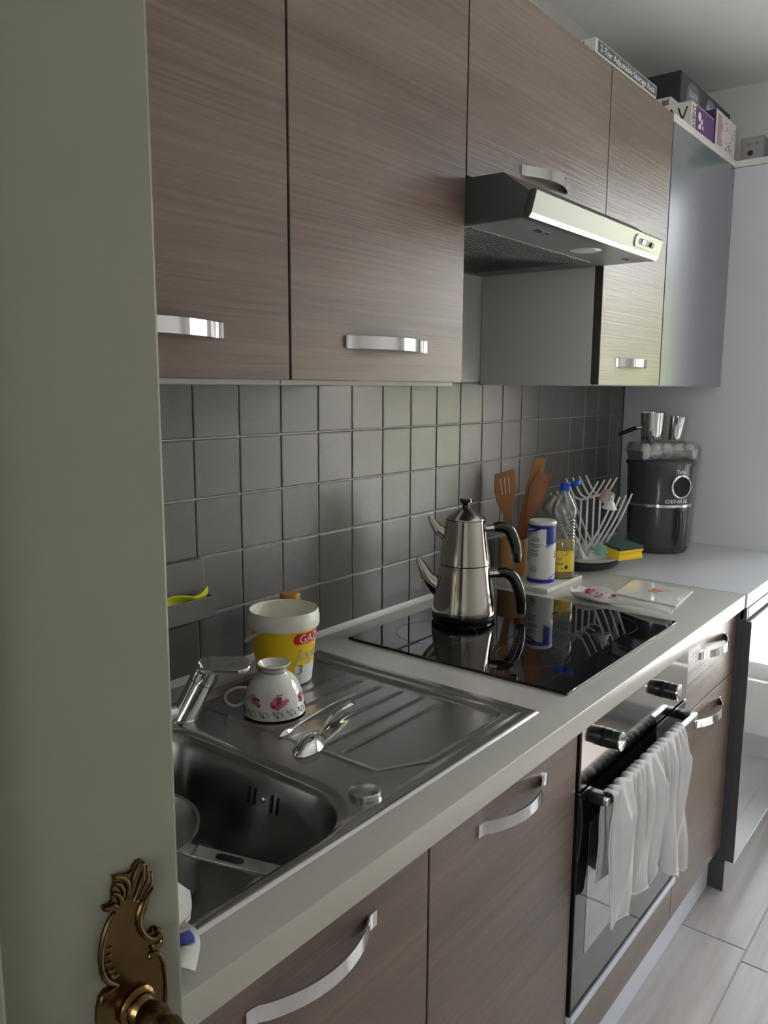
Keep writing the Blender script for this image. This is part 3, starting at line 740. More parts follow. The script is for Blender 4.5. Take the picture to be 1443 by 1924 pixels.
sp = spline([(-0.196, -0.128, 0.868), (-0.196, -0.130, 0.92), (-0.193, -0.134, 0.98), (-0.202, -0.152, 1.035), (-0.235, -0.195, 1.072), (-0.285, -0.25, 1.075), (-0.325, -0.295, 1.045), (-0.335, -0.305, 1.02)], 6)
put('spout', tube(sp, 0.0115, 18), 'chrome', tap)
put('spout_collar', tube([(-0.196, -0.128, TOP + 0.003), (-0.196, -0.128, 0.895)], [0.021, 0.018], 24), 'chrome', tap)
put('bridge', tube([(-0.196, -0.128, 0.876), (-0.150, -0.14, 0.876)], 0.014, 20), 'chrome', tap)

# ================================================================== SMALL THINGS
CR = Vector((0.6212, -0.7836, 0.0)).normalized()          # horizontal direction across the view, used to turn things
CF = Vector((-CR.y, CR.x, 0.0)) * 1.0                      # horizontal, away from the viewer
CF = Vector((0.7836, 0.6212, 0.0)).normalized()
def toward(c): return math.atan2(-1.185 - c[1], -0.936 - c[0])
# ---- soap dish tile
sd = thing('soap_dish', 'grey ceramic soap-dish tile with pocket set into the wall tiles', 'soap dish', (-0.0465, -0.01, 0.976))
put('back_plate', box(-0.1025, 0.0085, -0.011, 0.004, 0.976, 1.0905, 0.003, 2), 'tile', sd)
pk = NB(); box(-0.1025, 0.0085, -0.040, -0.036, 0.984, 1.024, 0.0015, 2, bm=pk); box(-0.1025, -0.098, -0.038, -0.009, 0.984, 1.024, 0.0015, 2, bm=pk)
box(0.004, 0.0085, -0.038, -0.009, 0.984, 1.024, 0.0015, 2, bm=pk)
prism([(-0.009, 0.976), (-0.009, 0.990), (-0.0395, 0.990), (-0.0395, 0.986), (-0.030, 0.980)], 0.111, T=frame((-0.1025, 0, 0), (0, 1, 0), (0, 0, 1), (1, 0, 0)), bm=pk)
put('pocket', pk, 'tile', sd, smooth=False)
def lime(u, v):
    x = -0.095 + 0.097 * u; w = math.sin(u * 7) * 0.003 + math.sin(v * 9 + u * 4) * 0.002
    z = 0.993 + v * (0.034 + 0.016 * u ** 3 + 0.005 * math.sin(u * 6))
    return (x, -0.020 - 0.010 * v * u + w, z)
tag(put('cleaning_cloth', grid_mesh(lime, 24, 10, 0.004), 'lime_cloth'), 'lime yellow cleaning cloth tucked into the soap dish', 'cloth')

# ---- yoghurt tub
TB = (0.096, -0.1296, 0.8585); ta = toward(TB)
tub = thing('yoghurt_tub', 'yellow and white plastic yoghurt tub standing open on the drainer', 'tub', TB)
rt = lambda z: 0.0500 + (0.0620 - 0.0500) * z / 0.115
put('body', lathe([(0, 0.0), (0.048, 0.0), (0.0500, 0.002), (0.0618, 0.112), (0.0600, 0.112), (0.0485, 0.006), (0, 0.005)], TB, 56), 'tub_plastic', tub)
put('rim', lathe([(0.0605, 0.108), (0.0660, 0.108), (0.0668, 0.111), (0.0668, 0.127), (0.0655, 0.129), (0.0650, 0.136), (0.0635, 0.1385), (0.0615, 0.137), (0.0600, 0.112)], TB, 56), 'tub_plastic', tub)
put('contents', lathe([(0, 0.098), (0.02, 0.097), (0.045, 0.099), (0.0602, 0.102)], TB, 48), 'yoghurt', tub)
lab = put('label_print', curved_patch(TB, rt, ta - 1.75, ta + 1.75, 0.022, 0.106, 0.0006, 48, 4), 'tub_yellow', tub, 'yellow printed label')
put('label_lower', curved_patch(TB, rt, ta + 0.35, ta + 1.75, 0.004, 0.040, 0.0009, 24, 2), 'print_white', lab)
ov_ = NB(); A_ = []; B_ = []
for i in range(33):
    x = -0.041 + 0.082 * i / 32; e_ = max(0.0, abs(x) - 0.0305); h_ = max(0.0006, math.sqrt(max(0, 0.0105 ** 2 - e_ ** 2)))
    A_.append(ov_.verts.new((x, -h_, 0))); B_.append(ov_.verts.new((x, h_, 0)))
for i in range(32): ov_.faces.new((A_[i], A_[i + 1], B_[i + 1], B_[i]))
put('red_badge', on_cyl(ov_, TB, lambda z: rt(z) + 0.0009, ta + 0.95, 0.0925), 'print_red', lab)
put('lettering', on_cyl(text('GAZI', 0.0235, 0.0002), TB, lambda z: rt(z) + 0.0016, ta + 0.46, 0.0845), 'print_white', lab)
put('lettering', on_cyl(text('Joghurt', 0.034, 0.0002, shear=0.35), TB, lambda z: rt(z) + 0.0012, ta + 0.32, 0.050), 'print_silver', lab)
put('lettering', on_cyl(text('3', 0.026, 0.0002, shear=0.2), TB, lambda z: rt(z) + 0.0013, ta + 0.40, 0.024), 'print_grey', lab)
bp = []
for i in range(25):
    a = ta - 0.62 - (PI + 0.0) * i / 24; d = math.sin(PI * i / 24)
    bp.append((TB[0] + (0.0675 + 0.006 * d) * math.cos(a), TB[1] + (0.0675 + 0.006 * d) * math.sin(a), TB[2] + 0.112 - 0.045 * d))
put('bail_handle', tube(bp, 0.0032, 8, squash=(0.5, 1)), 'tub_plastic', tub)
# ---- glass jar behind the tub
JB = (0.178, -0.064, 0.8585)
jar = thing('glass_jar', 'clear glass jar with tan lid half hidden behind the yoghurt tub', 'jar', JB)
put('glass', lathe([(0, 0.002), (0.019, 0.0), (0.0215, 0.004), (0.0215, 0.105), (0.019, 0.115), (0.018, 0.115), (0.020, 0.104), (0.020, 0.006), (0, 0.004)], JB, 40), 'jar_glass', jar)
put('lid', lathe([(0, 0.140), (0.018, 0.140), (0.0205, 0.137), (0.0205, 0.1165), (0.0175, 0.110), (0, 0.110)], JB, 40), 'cork', jar)

# ---- upside-down teacup
CB = (-0.0235, -0.2260, 0.8604); ca = toward(CB)
cpts = [(0.0529, 0.0), (0.0525, 0.006), (0.0500, 0.022), (0.0466, 0.036), (0.0405, 0.050), (0.0330, 0.060), (0.0245, 0.067), (0.0222, 0.071), (0.0235, 0.076), (0.0280, 0.0827)]
def rc(z):
    for k in range(len(cpts) - 1):
        if cpts[k][1] <= z <= cpts[k + 1][1]:
            t = (z - cpts[k][1]) / (cpts[k + 1][1] - cpts[k][1]); return cpts[k][0] + t * (cpts[k + 1][0] - cpts[k][0])
    return cpts[0][0]
cup = thing('teacup', 'white china teacup with pink roses turned upside down on the drainer', 'teacup', CB)
cb = lathe(cpts + [(0.0268, 0.0838), (0.0250, 0.0815), (0.0215, 0.076), (0.018, 0.0725), (0, 0.071)], CB, 56)
lathe([(0.0529, 0.0), (0.0510, 0.0), (0.0450, 0.036), (0.032, 0.057), (0, 0.066)], CB, 56, bm=cb)
put('bowl', cb, 'china', cup)
for z_ in (0.0705, 0.0790): put('gold_line', lathe([(rc(z_) + 0.0003, z_ - 0.0005), (rc(z_) + 0.0006, z_), (rc(z_ + 0.0005) + 0.0003, z_ + 0.0005)], CB, 48), 'china_line', cup)
hl = Vector((-0.70, 0.714, 0)); hp = []
for (d, z) in ((0.046, 0.040), (0.062, 0.041), (0.078, 0.034), (0.083, 0.022), (0.075, 0.011), (0.062, 0.009), (0.051, 0.016)):
    hp.append((CB[0] + hl.x * d, CB[1] + hl.y * d, CB[2] + z))
put('handle', tube(spline(hp, 6), 0.0026, 10), 'china', cup)
fl = put('rose_print', NB(), 'print_magenta', cup) if False else None
def blob(c, rfun, a, z, w, h, off=0.0006):
    return on_cyl(prism([(w / 2 * math.cos(t * PI / 6), h / 2 * math.sin(t * PI / 6)) for t in range(12)], 0.0003), c, lambda q: rfun(q) + off, a, z)
rng = random.Random(3)
for a_c, sc3 in ((0.05 + 0.12, 1.0), (-0.72, 0.7), (1.15, 0.7)):
    r1, r2, r3 = NB(), NB(), NB()
    for k in range(16):
        da = rng.gauss(0, 0.14) * sc3; dz = rng.gauss(0, 0.0042) * sc3
        merge((r1, r2)[k % 2], blob(CB, rc, ca + a_c + da, 0.031 + dz, 0.008 * sc3, 0.006 * sc3, 0.0006 + 0.0001 * k))
    for k in range(10):
        merge(r3, blob(CB, rc, ca + a_c + rng.uniform(-0.30, 0.30) * sc3, 0.034 + rng.uniform(-0.009, 0.009) * sc3, 0.003, 0.0022))
    put('rose_print', r1, 'print_magenta', cup); put('rose_print', r2, 'print_pink', cup); put('leaf_print', r3, 'print_leaf', cup)
sw_ = NB()
for k in range(9):
    a0 = ca - 1.9 + k * 0.46; pts = []
    for i in range(25):
        t = i / 24; q = 4.6 * PI * t
        aa = a0 + 0.30 * t + 0.05 * math.cos(q); zz = 0.0105 + 0.0058 * math.sin(q * 0.75) * (1 - 0.3 * t)
        r_ = rc(zz) + 0.0002; pts.append((CB[0] + r_ * math.cos(aa), CB[1] + r_ * math.sin(aa), CB[2] + zz))
    tube(pts, 0.00045, 5, bm=sw_)
put('scroll_print', sw_, 'china_line', cup)

# ---- spoons on the drainer
def spoon_bm(tip, end, zt, ze, bl, bw, hw, dome, flip=1):
    tip = Vector((tip[0], tip[1], zt)); end = Vector((end[0], end[1], ze)); d = (end - tip); L = d.length; d.normalize()
    s = Vector((0, 0, 1)).cross(d).normalized(); u = d.cross(s).normalized()
    def f(a, v):
        x = a * L; t = min(1, x / bl)
        if x < bl: w = bw / 2 * max(0.02, math.sin(PI * (t * 0.93 + 0.035)) ** 0.62) * (1 - 0.25 * t)
        else: w = 0
        hwid = hw / 2 * (0.62 + 0.5 * ((x - bl) / (L - bl)) if x > bl else 0.62)
        w = max(w, hwid)
        vv = (v - 0.5) * 2
        h = dome * (1 - vv * vv) * (math.sin(PI * t) ** 0.7 if x < bl else 0) * flip + (0.0016 * (1 - vv * vv) if x >= bl else 0)
        arch = 0.006 * math.sin(PI * min(1, max(0, (x - bl * 0.8) / (L - bl * 0.8))))
        return tip + d * x + s * (w * vv) + u * (h + arch)
    return grid_mesh(f, 60, 12, 0.0013)
tag(put('tablespoon', spoon_bm((-0.132, -0.390), (0.066, -0.318), 0.8640, 0.8660, 0.084, 0.050, 0.015, 0.017), 'chrome', angle=60), 'steel tablespoon lying bowl-side down in front of the teacup', 'spoon')
tag(put('teaspoon', spoon_bm((-0.100, -0.316), (0.108, -0.296), 0.8640, 0.8660, 0.032, 0.012, 0.007, 0.006), 'chrome', angle=60), 'thin slender steel spoon lying beside the teacup, behind the tablespoon', 'spoon')

# ---- things in the sink bowl
PB = (-0.350, -0.258, 0.712)
pan = thing('saucepan', 'steel saucepan standing in the sink bowl', 'saucepan', PB)
put('pot', lathe([(0, 0.0), (0.100, 0.0), (0.105, 0.004), (0.106, 0.086), (0.109, 0.088), (0.108, 0.090), (0.1045, 0.088), (0.1035, 0.005), (0, 0.003)], PB, 56), 'steel_bright', pan)
hd = Vector((0.42, -0.905, 0)); hs_ = Vector((0.905, 0.42, 0))
T_ = frame(Vector(PB) + hd * 0.098 + Vector((0, 0, 0.070)), (hd * 0.985 - Vector((0, 0, 0.10))).normalized(), hs_, Vector((0, 0, 1)))
hm = prism(rrect(0.165, 0.026, 0.006, 4, cx=0.083), 0.004, T=T_, bev=0.001)
hh = put('handle', hm, 'steel_bright', pan)
put('handle_slot', prism(rrect(0.040, 0.013, 0.006, 5, cx=0.066), 0.0006, T=T_ @ Matrix.Translation((0, 0, 0.0040))), 'gap_black', hh)
tag(put('serving_spoon', spoon_bm((-0.405, -0.478), (-0.245, -0.430), 0.722, 0.752, 0.08, 0.065, 0.012, 0.016, -1), 'steel_bright', angle=60), 'steel serving spoon lying in the bottom of the sink bowl', 'spoon')
sb = NB(); rng = random.Random(5)
for k in range(46):
    a = rng.uniform(0, 2 * PI); c_ = Vector((-0.300, -0.475, 0.722)); pts = []
    for i in range(10):
        a += rng.uniform(0.3, 1.0); pts.append(c_ + Vector((0.026 * math.cos(a), 0.020 * math.sin(a), rng.uniform(-0.010, 0.012))))
    tube(spline(pts, 3), 0.0009, 5, bm=sb)
tag(put('scouring_pad', sb, 'scourer_dark'), 'dark teal scouring pad in the sink bowl', 'scourer')
# ---- patterned dishcloth at the sink edge
def dcl(u, v):
    x = -0.650 + (0.196 - 0.064 * v) * u + 0.006 * math.sin(v * 9 + 1); y = -0.536 - 0.100 * v
    z = 0.869 + 0.014 * abs(math.sin(u * 9 + v * 3)) + 0.008 * math.sin(v * 8 + u * 3) * (1 - v)
    z += 0.018 * math.exp(-((u - 0.85) / 0.10) ** 2) * (1 - v * 0.6)
    return (x, y + 0.005 * math.sin(u * 18), max(z, TOP + 0.0065))
dc = thing('dishcloth', 'crumpled white dishcloth with blue and yellow pattern on the worktop edge by the door', 'cloth', (-0.57, -0.58, TOP))
put('cloth', grid_mesh(dcl, 44, 34, 0.0022), 'cloth_white', dc, angle=70)
for (u0, u1, v0, v1, m_) in ((0.60, 0.95, 0.62, 0.80, 'cloth_print'), (0.70, 0.95, 0.30, 0.46, 'cloth_yellow'), (0.30, 0.55, 0.52, 0.90, 'cloth_yellow'), (0.1, 0.3, 0.3, 0.6, 'cloth_print')):
    put('printed_patch', grid_mesh(lambda u, v: tuple(Vector(dcl(u0 + (u1 - u0) * u, v0 + (v1 - v0) * v)) + Vector((0, -0.0006, 0.0018))), 12, 10), m_, dc, angle=70)

# ---- double teapot: kettle below, teapot on top
KC = Vector((0.6274, -0.1892, TOP + 0.0062)); hx = CR
def kp(off, h): return KC + hx * off + Vector((0, 0, h))
ket = thing('kettle', 'polished steel kettle with black handle standing on the hob', 'kettle', tuple(KC))
put('body', lathe([(0, 0.0), (0.068, 0.0), (0.070, 0.004), (0.0700, 0.010), (0.0745, 0.016), (0.0760, 0.022), (0.0755, 0.030), (0.0600, 0.132), (0.0597, 0.1345), (0.057, 0.1345), (0, 0.1345)], tuple(KC), 64), 'kettle_steel', ket)
put('base_ring', lathe([(0.0705, 0.003), (0.0740, 0.006), (0.0758, 0.013), (0.0755, 0.0155), (0.070, 0.0145)], tuple(KC), 64), 'black_plastic', ket)
def spout_bm(base, mid, tip, r):
    pts = spline([kp(*base), kp(*mid), kp(*tip)], 8); rr = lerp_list(r, 8)
    return tube(pts, rr, 18, squash=(1.0, 0.62), up=(CF.x, CF.y, 0))
put('spout', spout_bm((-0.050, 0.072), (-0.083, 0.098), (-0.109, 0.148), [0.028, 0.0165, 0.0055]), 'kettle_steel', ket)
def handle_bm(pts): return tube(spline([kp(*p) for p in pts], 7), lerp_list([0.0115, 0.0125, 0.0135, 0.0135, 0.012, 0.0095][:len(pts)], 7), 16)
put('handle', handle_bm([(0.078, 0.112), (0.096, 0.113), (0.116, 0.100), (0.129, 0.070), (0.135, 0.040), (0.136, 0.014)]), 'bakelite', ket, 'black handle')
put('handle_collar', tube([kp(0.054, 0.109), kp(0.068, 0.111), kp(0.080, 0.112)], [0.010, 0.010, 0.0118], 16), 'chrome', ket)
pot_ = thing('teapot', 'smaller polished steel teapot with lid stacked on top of the kettle', 'teapot', (KC.x, KC.y, KC.z + 0.135))
put('body', lathe([(0, 0.1352), (0.0570, 0.1352), (0.0598, 0.1368), (0.0596, 0.142), (0.0468, 0.236), (0.0470, 0.239), (0.045, 0.240), (0, 0.240)], tuple(KC), 64), 'kettle_steel', pot_)
ldm = put('lid', lathe([(0.0466, 0.2405), (0.0455, 0.2425), (0.0280, 0.2555), (0.0120, 0.2660), (0.0095, 0.2675), (0, 0.2680)], tuple(KC), 64), 'kettle_steel', pot_)
put('lid_knob', lathe([(0.0085, 0.2675), (0.0075, 0.273), (0.0105, 0.2765), (0.0140, 0.279), (0.0145, 0.284), (0.0125, 0.2875), (0, 0.2882)], tuple(KC), 32), 'bakelite', ldm)
put('spout', spout_bm((-0.038, 0.198), (-0.062, 0.215), (-0.084, 0.246), [0.019, 0.0125, 0.0045]), 'kettle_steel', pot_)
put('handle', handle_bm([(0.066, 0.220), (0.084, 0.222), (0.103, 0.212), (0.115, 0.186), (0.121, 0.160), (0.122, 0.138)]), 'bakelite', pot_, 'black handle')
put('handle_collar', tube([kp(0.043, 0.217), kp(0.057, 0.219), kp(0.068, 0.220)], [0.0095, 0.0095, 0.0115], 16), 'chrome', pot_)

# ---- marble board with can, bottle and utensil holder
BT = TOP + 0.0125
tag(put('board', box(0.987, 1.204, -0.2235, -0.014, TOP + 0.0003, BT, 0.0012, 2), 'white_board'), 'small white slab under the cardboard can and oil bottle', 'board')
# utensil holder
UB_ = (1.087, -0.0600, BT)
uh = put('utensil_holder', lathe([(0, 0.0), (0.0390, 0.0), (0.0402, 0.002), (0.0415, 0.106), (0.0408, 0.108), (0.0375, 0.107), (0.0365, 0.006), (0, 0.004)], UB_, 48), 'bamboo'); tag(uh, 'round bamboo utensil holder behind the cardboard can', 'holder')
KM = 0.001585
def ut(u, v): return ((u - 961) * 0.00156, (1083 - v) * KM)
def utensil(name, label, outline, thick, zoff, m_, tilt=0.0, slots=()):
    pts = [ut(*p) for p in outline]
    T_ = frame(Vector((UB_[0], UB_[1], TOP)) - CF * zoff, CR, (Vector((0, 0, 1)) + CF * tilt).normalized(), -CF)
    t = thing(name, label, 'utensil', (UB_[0], UB_[1], BT + 0.005))
    put('blade_and_handle', prism(pts, thick, T=T_, bev=0.0012), m_, t)
    for sl_ in slots:
        (a, b_), (c_, d_) = ut(*sl_[0]), ut(*sl_[1])
        put('slot', prism([(a - 0.0012, b_), (a + 0.0012, b_), (c_ + 0.0012, d_), (c_ - 0.0012, d_)], thick + 0.0008, T=T_ @ Matrix.Translation((0, 0, -0.0004))), 'print_white', t)
    return t
utensil('slotted_spatula', 'light wooden slotted spatula standing leftmost in the bamboo holder',
        [(956, 881), (959, 886), (962, 922), (957, 942), (955, 962), (957, 985), (964, 1030), (966, 1068), (958, 1068), (952, 1030), (943, 985), (939, 963), (927, 940), (922, 918), (922, 891)], 0.005, 0.012, 'utensil_wood',
        slots=(((932, 898), (937, 927)), ((940, 896), (943, 925)), ((947, 895), (950, 924))))
utensil('wooden_spatula', 'tallest flat wooden spatula at the back of the bamboo holder',
        [(999, 860), (1018, 864), (1014, 886), (1003, 915), (992, 960), (979, 1010), (970, 1066), (960, 1066), (966, 1000), (975, 960), (984, 915), (992, 880)], 0.005, -0.016, 'utensil_wood')
utensil('wooden_turner', 'square-cornered wooden turner leaning right behind the wooden spoon in the holder',
        [(1016, 889), (1028, 897), (1024, 912), (1008, 945), (996, 975), (983, 1008), (975, 1066), (965, 1066), (972, 1010), (986, 968), (1004, 915)], 0.005, -0.004, 'utensil_wood_dark')
utensil('wooden_spoon', 'darker wooden spoon with oval bowl in front of the spatulas in the holder',
        [(1005, 884), (1013, 889), (1019, 903), (1017, 922), (1008, 940), (997, 953), (990, 972), (982, 1010), (976, 1064), (966, 1064), (971, 1010), (980, 965), (983, 938), (986, 915), (995, 894)], 0.0065, 0.008, 'utensil_wood_dark')
# cardboard can
SB = (1.0639, -0.1636, BT); sa = toward(SB)
can = thing('cardboard_can', 'white and blue cardboard can beside the oil bottle', 'can', SB)
put('body', lathe([(0, 0.0), (0.0372, 0.0), (0.0378, 0.001), (0.0378, 0.166), (0.037, 0.168), (0, 0.168)], SB, 56), 'print_white', can)
put('lid', lathe([(0.0378, 0.163), (0.0384, 0.164), (0.0384, 0.170), (0.0365, 0.1735), (0.030, 0.1725), (0, 0.1720)], SB, 56), 'white_plastic', can)
put('blue_band', curved_patch(SB, 0.0378, 0, 2 * PI, 0.002, 0.013, 0.0003, 56, 1), 'print_blue', can)
put('blue_band', curved_patch(SB, 0.0378, 0, 2 * PI, 0.153, 0.163, 0.0003, 56, 1), 'print_blue', can)
put('blue_panel', curved_patch(SB, 0.0378, sa + 0.30, sa + 1.6, 0.112, 0.154, 0.0003, 20, 1), 'print_blue', can)
def stripe(a0, z0, a1, z1, w, m_):
    b = NB(); n = 14; A = []; B = []
    for i in range(n + 1):
        t = i / n; a = sa + a0 + (a1 - a0) * t; z = z0 + (z1 - z0) * t
        for L_, dz in ((A, 0), (B, w)): L_.append(b.verts.new((SB[0] + 0.0383 * math.cos(a), SB[1] + 0.0383 * math.sin(a), SB[2] + z + dz)))
    for i in range(n): b.faces.new((A[i], A[i + 1], B[i + 1], B[i]))
    put('stripe', b, m_, can)
stripe(-1.3, 0.136, -0.1, 0.152, 0.006, 'print_blue'); stripe(-1.3, 0.129, -0.35, 0.143, 0.0025, 'print_lightblue')
stripe(0.30, 0.104, 1.3, 0.122, 0.005, 'print_blue'); stripe(0.30, 0.100, 1.3, 0.116, 0.002, 'print_lightblue'); stripe(0.55, 0.013, 1.3, 0.026, 0.004, 'print_lightblue')
pr_ = NB()
for (z, a0, a1) in [(0.127, -0.95, -0.25), (0.122, -0.95, -0.15), (0.118, -0.9, -0.2), (0.109, -1.0, 0.05), (0.105, -0.95, -0.1), (0.101, -0.9, -0.2), (0.093, -0.95, -0.3), (0.089, -0.95, -0.3), (0.084, -0.95, -0.25), (0.080, -0.9, -0.25), (0.076, -0.95, -0.25), (0.047, -0.95, -0.45), (0.043, -0.95, -0.35), (0.039, -0.95, -0.3), (0.035, -0.9, -0.35), (0.031, -0.8, -0.45)]:
    merge(pr_, curved_patch(SB, 0.0378, sa + a0, sa + a1, z, z + 0.0018, 0.0004, 10, 1))
put('small_print', pr_, 'print_grey', can)['kind'] = 'stuff'
put('lettering', on_cyl(text('S', 0.028, 0.0002), SB, 0.0384, sa + 1.02, 0.072), 'print_purple', can)
# oil bottle
OB = (1.1490, -0.1860, BT); oa = toward(OB)
bo = thing('oil_bottle', 'clear plastic bottle half full of yellow oil with blue cap', 'bottle', OB)
prf = [(0, 0.001), (0.031, 0.0), (0.0345, 0.004), (0.0350, 0.070), (0.0335, 0.078), (0.0352, 0.086), (0.0350, 0.108)]
for k in range(7): prf += [(0.0320, 0.114 + k * 0.0095), (0.0352, 0.1185 + k * 0.0095)]
prf += [(0.0360, 0.186), (0.0365, 0.196), (0.0330, 0.208), (0.0225, 0.228), (0.0140, 0.240), (0.0125, 0.247), (0.0125, 0.256)]
put('shell', lathe(prf, OB, 40), 'clear_plastic', bo)
put('oil', lathe([(0, 0.0025), (0.030, 0.002), (0.0335, 0.005), (0.0338, 0.069), (0.0325, 0.078), (0.0338, 0.086), (0.0338, 0.104), (0, 0.104)], OB, 40), 'oil', bo, 'yellow oil')
ol = put('label', curved_patch(OB, 0.0352, oa - 0.95, oa + 0.95, 0.022, 0.082, 0.0005, 20, 2), 'label_yellow', bo)
put('label_flag', on_cyl(prism([(-0.012, 0.006), (0.013, 0.006), (0.006, -0.004), (-0.005, -0.004)], 0.0003), OB, 0.0359, oa + 0.12, 0.074), 'print_teal', ol)
put('label_mark', on_cyl(prism([(-0.005, 0), (-0.002, 0.006), (0.001, 0.009), (0.004, 0.005), (0.006, 0.0), (0.0, -0.003)], 0.0003), OB, 0.0359, oa + 0.30, 0.034), 'edge_dark', ol)
lt_ = NB()
for (z, a0, a1) in ((0.060, -0.5, 0.0), (0.055, -0.5, -0.1), (0.046, -0.55, 0.15), (0.042, -0.5, 0.05), (0.031, -0.1, 0.1)): merge(lt_, curved_patch(OB, 0.0352, oa + a0, oa + a1, z, z + 0.002, 0.0009, 8, 1))
put('small_print', lt_, 'print_grey', ol)['kind'] = 'stuff'
cap_ = put('cap', lathe([(0, 0.271), (0.0125, 0.271), (0.0140, 0.269), (0.0142, 0.250), (0.0128, 0.249)], OB, 32), 'blue_cap', bo, 'blue screw cap')
fo = Vector(OB) + Vector((0, 0, 0.266)) + CR * 0.030 + Vector((0, 0, 0.004))
put('flip_lid', lathe([(0, -0.006), (0.0125, -0.006), (0.0130, -0.004), (0.0130, 0.005), (0.012, 0.006), (0, 0.006)], segs=28, T=frame(fo, (CR * 0.93 + Vector((0, 0, 0.36))).normalized(), CF, (Vector((0, 0, 0.93)) - CR * 0.36).normalized())), 'blue_cap', cap_)
put('lid_strap', tube([Vector(OB) + Vector((0, 0, 0.264)) + CR * 0.012, fo - CR * 0.010], 0.003, 8), 'blue_cap', cap_)

# ---- bottle drying rack
RK = Vector((1.405, -0.158, TOP))
rk = thing('drying_rack', 'white pronged bottle drying rack on a grey tray', 'drying rack', tuple(RK))
def oval(a, b_, z, n=40, rx=0): return [(RK.x + a * math.cos(2 * PI * i / n), RK.y + b_ * math.sin(2 * PI * i / n) , RK.z + z + rx * math.cos(2 * PI * i / n) ** 2) for i in range(n)]
def loft(rings, close=True):
    b = NB(); R_ = [[b.verts.new(p) for p in r] for r in rings]
    for k in range(len(R_) - 1):
        n = len(R_[k])
        for i in range(n): b.faces.new((R_[k][i], R_[k][(i + 1) % n], R_[k + 1][(i + 1) % n], R_[k + 1][i]))
    if close: b.faces.new(R_[0][::-1]); b.faces.new(R_[-1])
    bmesh.ops.recalc_face_normals(b, faces=b.faces[:]); return b
put('base_tray', loft([oval(0.105, 0.070, 0.0005), oval(0.112, 0.078, 0.006), oval(0.122, 0.088, 0.022), oval(0.120, 0.086, 0.024)]), 'tray_dark', rk, 'dark grey drip tray')
put('upper_tray', loft([oval(0.095, 0.062, 0.0245), oval(0.120, 0.088, 0.027, rx=0.002), oval(0.133, 0.100, 0.036, rx=0.006), oval(0.136, 0.103, 0.038, rx=0.006), oval(0.133, 0.100, 0.0385, rx=0.006), oval(0.112, 0.080, 0.031), oval(0.06, 0.04, 0.029)]), 'white_plastic', rk)
put('spine', box(RK.x - 0.085, RK.x + 0.085, RK.y - 0.006, RK.y + 0.006, RK.z + 0.028, RK.z + 0.046, 0.003, 2), 'white_plastic', rk)
for k in range(4):
    X_ = 1.318 + 0.047 * k; y_ = RK.y
    for s_ in (-1, 1):
        put('lower_prong', tube(spline([(X_, y_ + s_ * 0.006, 0.895), (X_, y_ + s_ * 0.042, 0.955), (X_, y_ + s_ * 0.075, 1.020), (X_, y_ + s_ * 0.102, 1.088)], 5), lerp_list([0.0040, 0.0036, 0.0034, 0.0026], 5), 8), 'white_plastic', rk)
        put('upper_prong', tube(spline([(X_, y_, 1.076), (X_, y_ + s_ * 0.020, 1.083), (X_, y_ + s_ * 0.036, 1.106), (X_, y_ + s_ * 0.052, 1.135)], 5), lerp_list([0.0030, 0.0030, 0.0030, 0.0024], 5), 8), 'white_plastic', rk)
    put('upright', tube([(X_, y_, 0.895), (X_, y_, 1.078)], 0.0032, 8), 'white_plastic', rk)
# things hung on the rack
def cone_on(o, d):
    d = Vector(d).normalized(); s = d.cross(Vector((1, 0, 0))).normalized(); return frame(o, s, d.cross(s).normalized() if False else s.cross(d) * -1, d)
def axis_T(o, d):
    q = Vector(d).normalized().to_track_quat('Z', 'Y').to_matrix().to_4x4(); q.translation = Vector(o); return q
te = thing('bottle_teat', 'white silicone bottle teat on a right prong of the drying rack', 'teat', (1.320, -0.258, 1.035))
put('dome', lathe([(0.0190, 0.0), (0.0195, 0.003), (0.0175, 0.006), (0.0150, 0.014), (0.0090, 0.022), (0.0050, 0.027), (0.0058, 0.033), (0.0045, 0.038), (0, 0.0395)], segs=28, T=axis_T((1.318, -0.248, 1.057), (0, -0.15, 1.0))), 'silicone', te)
put('flange', lathe([(0.0195, 0.0), (0.0225, 0.0), (0.0225, 0.003), (0.0190, 0.0035)], segs=28, T=axis_T((1.318, -0.248, 1.057), (0, -0.15, 1.0))), 'silicone', te)
tag(put('bottle_ring', lathe([(0.0180, 0.0), (0.0200, 0.001), (0.0195, 0.030), (0.016, 0.036), (0.010, 0.037), (0.009, 0.034), (0.0165, 0.029), (0.0180, 0.001)], segs=28, T=axis_T((1.370, -0.208, 1.068), (0.1, -0.5, 0.85))), 'teat_beige'), 'beige bottle collar hanging on the right side of the drying rack', 'collar')
bb = thing('baby_bottle_top', 'clear bottle top with beige collar on the left prongs, above the cardboard can', 'bottle top', (1.318, -0.06, 1.03))
Tb = axis_T((1.318, -0.072, 1.045), (-0.55, 0.75, 0.75))
put('dome', lathe([(0.028, -0.040), (0.029, -0.030), (0.028, 0.0), (0.026, 0.008)], segs=28, T=Tb), 'clear_plastic', bb)
put('collar', lathe([(0.026, 0.006), (0.0285, 0.006), (0.0285, 0.026), (0.022, 0.030), (0, 0.030)], segs=28, T=Tb), 'teat_beige', bb)
tag(put('plastic_scoop', spoon_bm((1.288, -0.196), (1.300, -0.135), 0.902, 0.985, 0.035, 0.020, 0.008, 0.004), 'white_plastic', angle=60), 'small white plastic scoop leaning in the drying rack', 'scoop')
br = NB(); rng = random.Random(9); bc = Vector((1.322, -0.224, 0.9270))
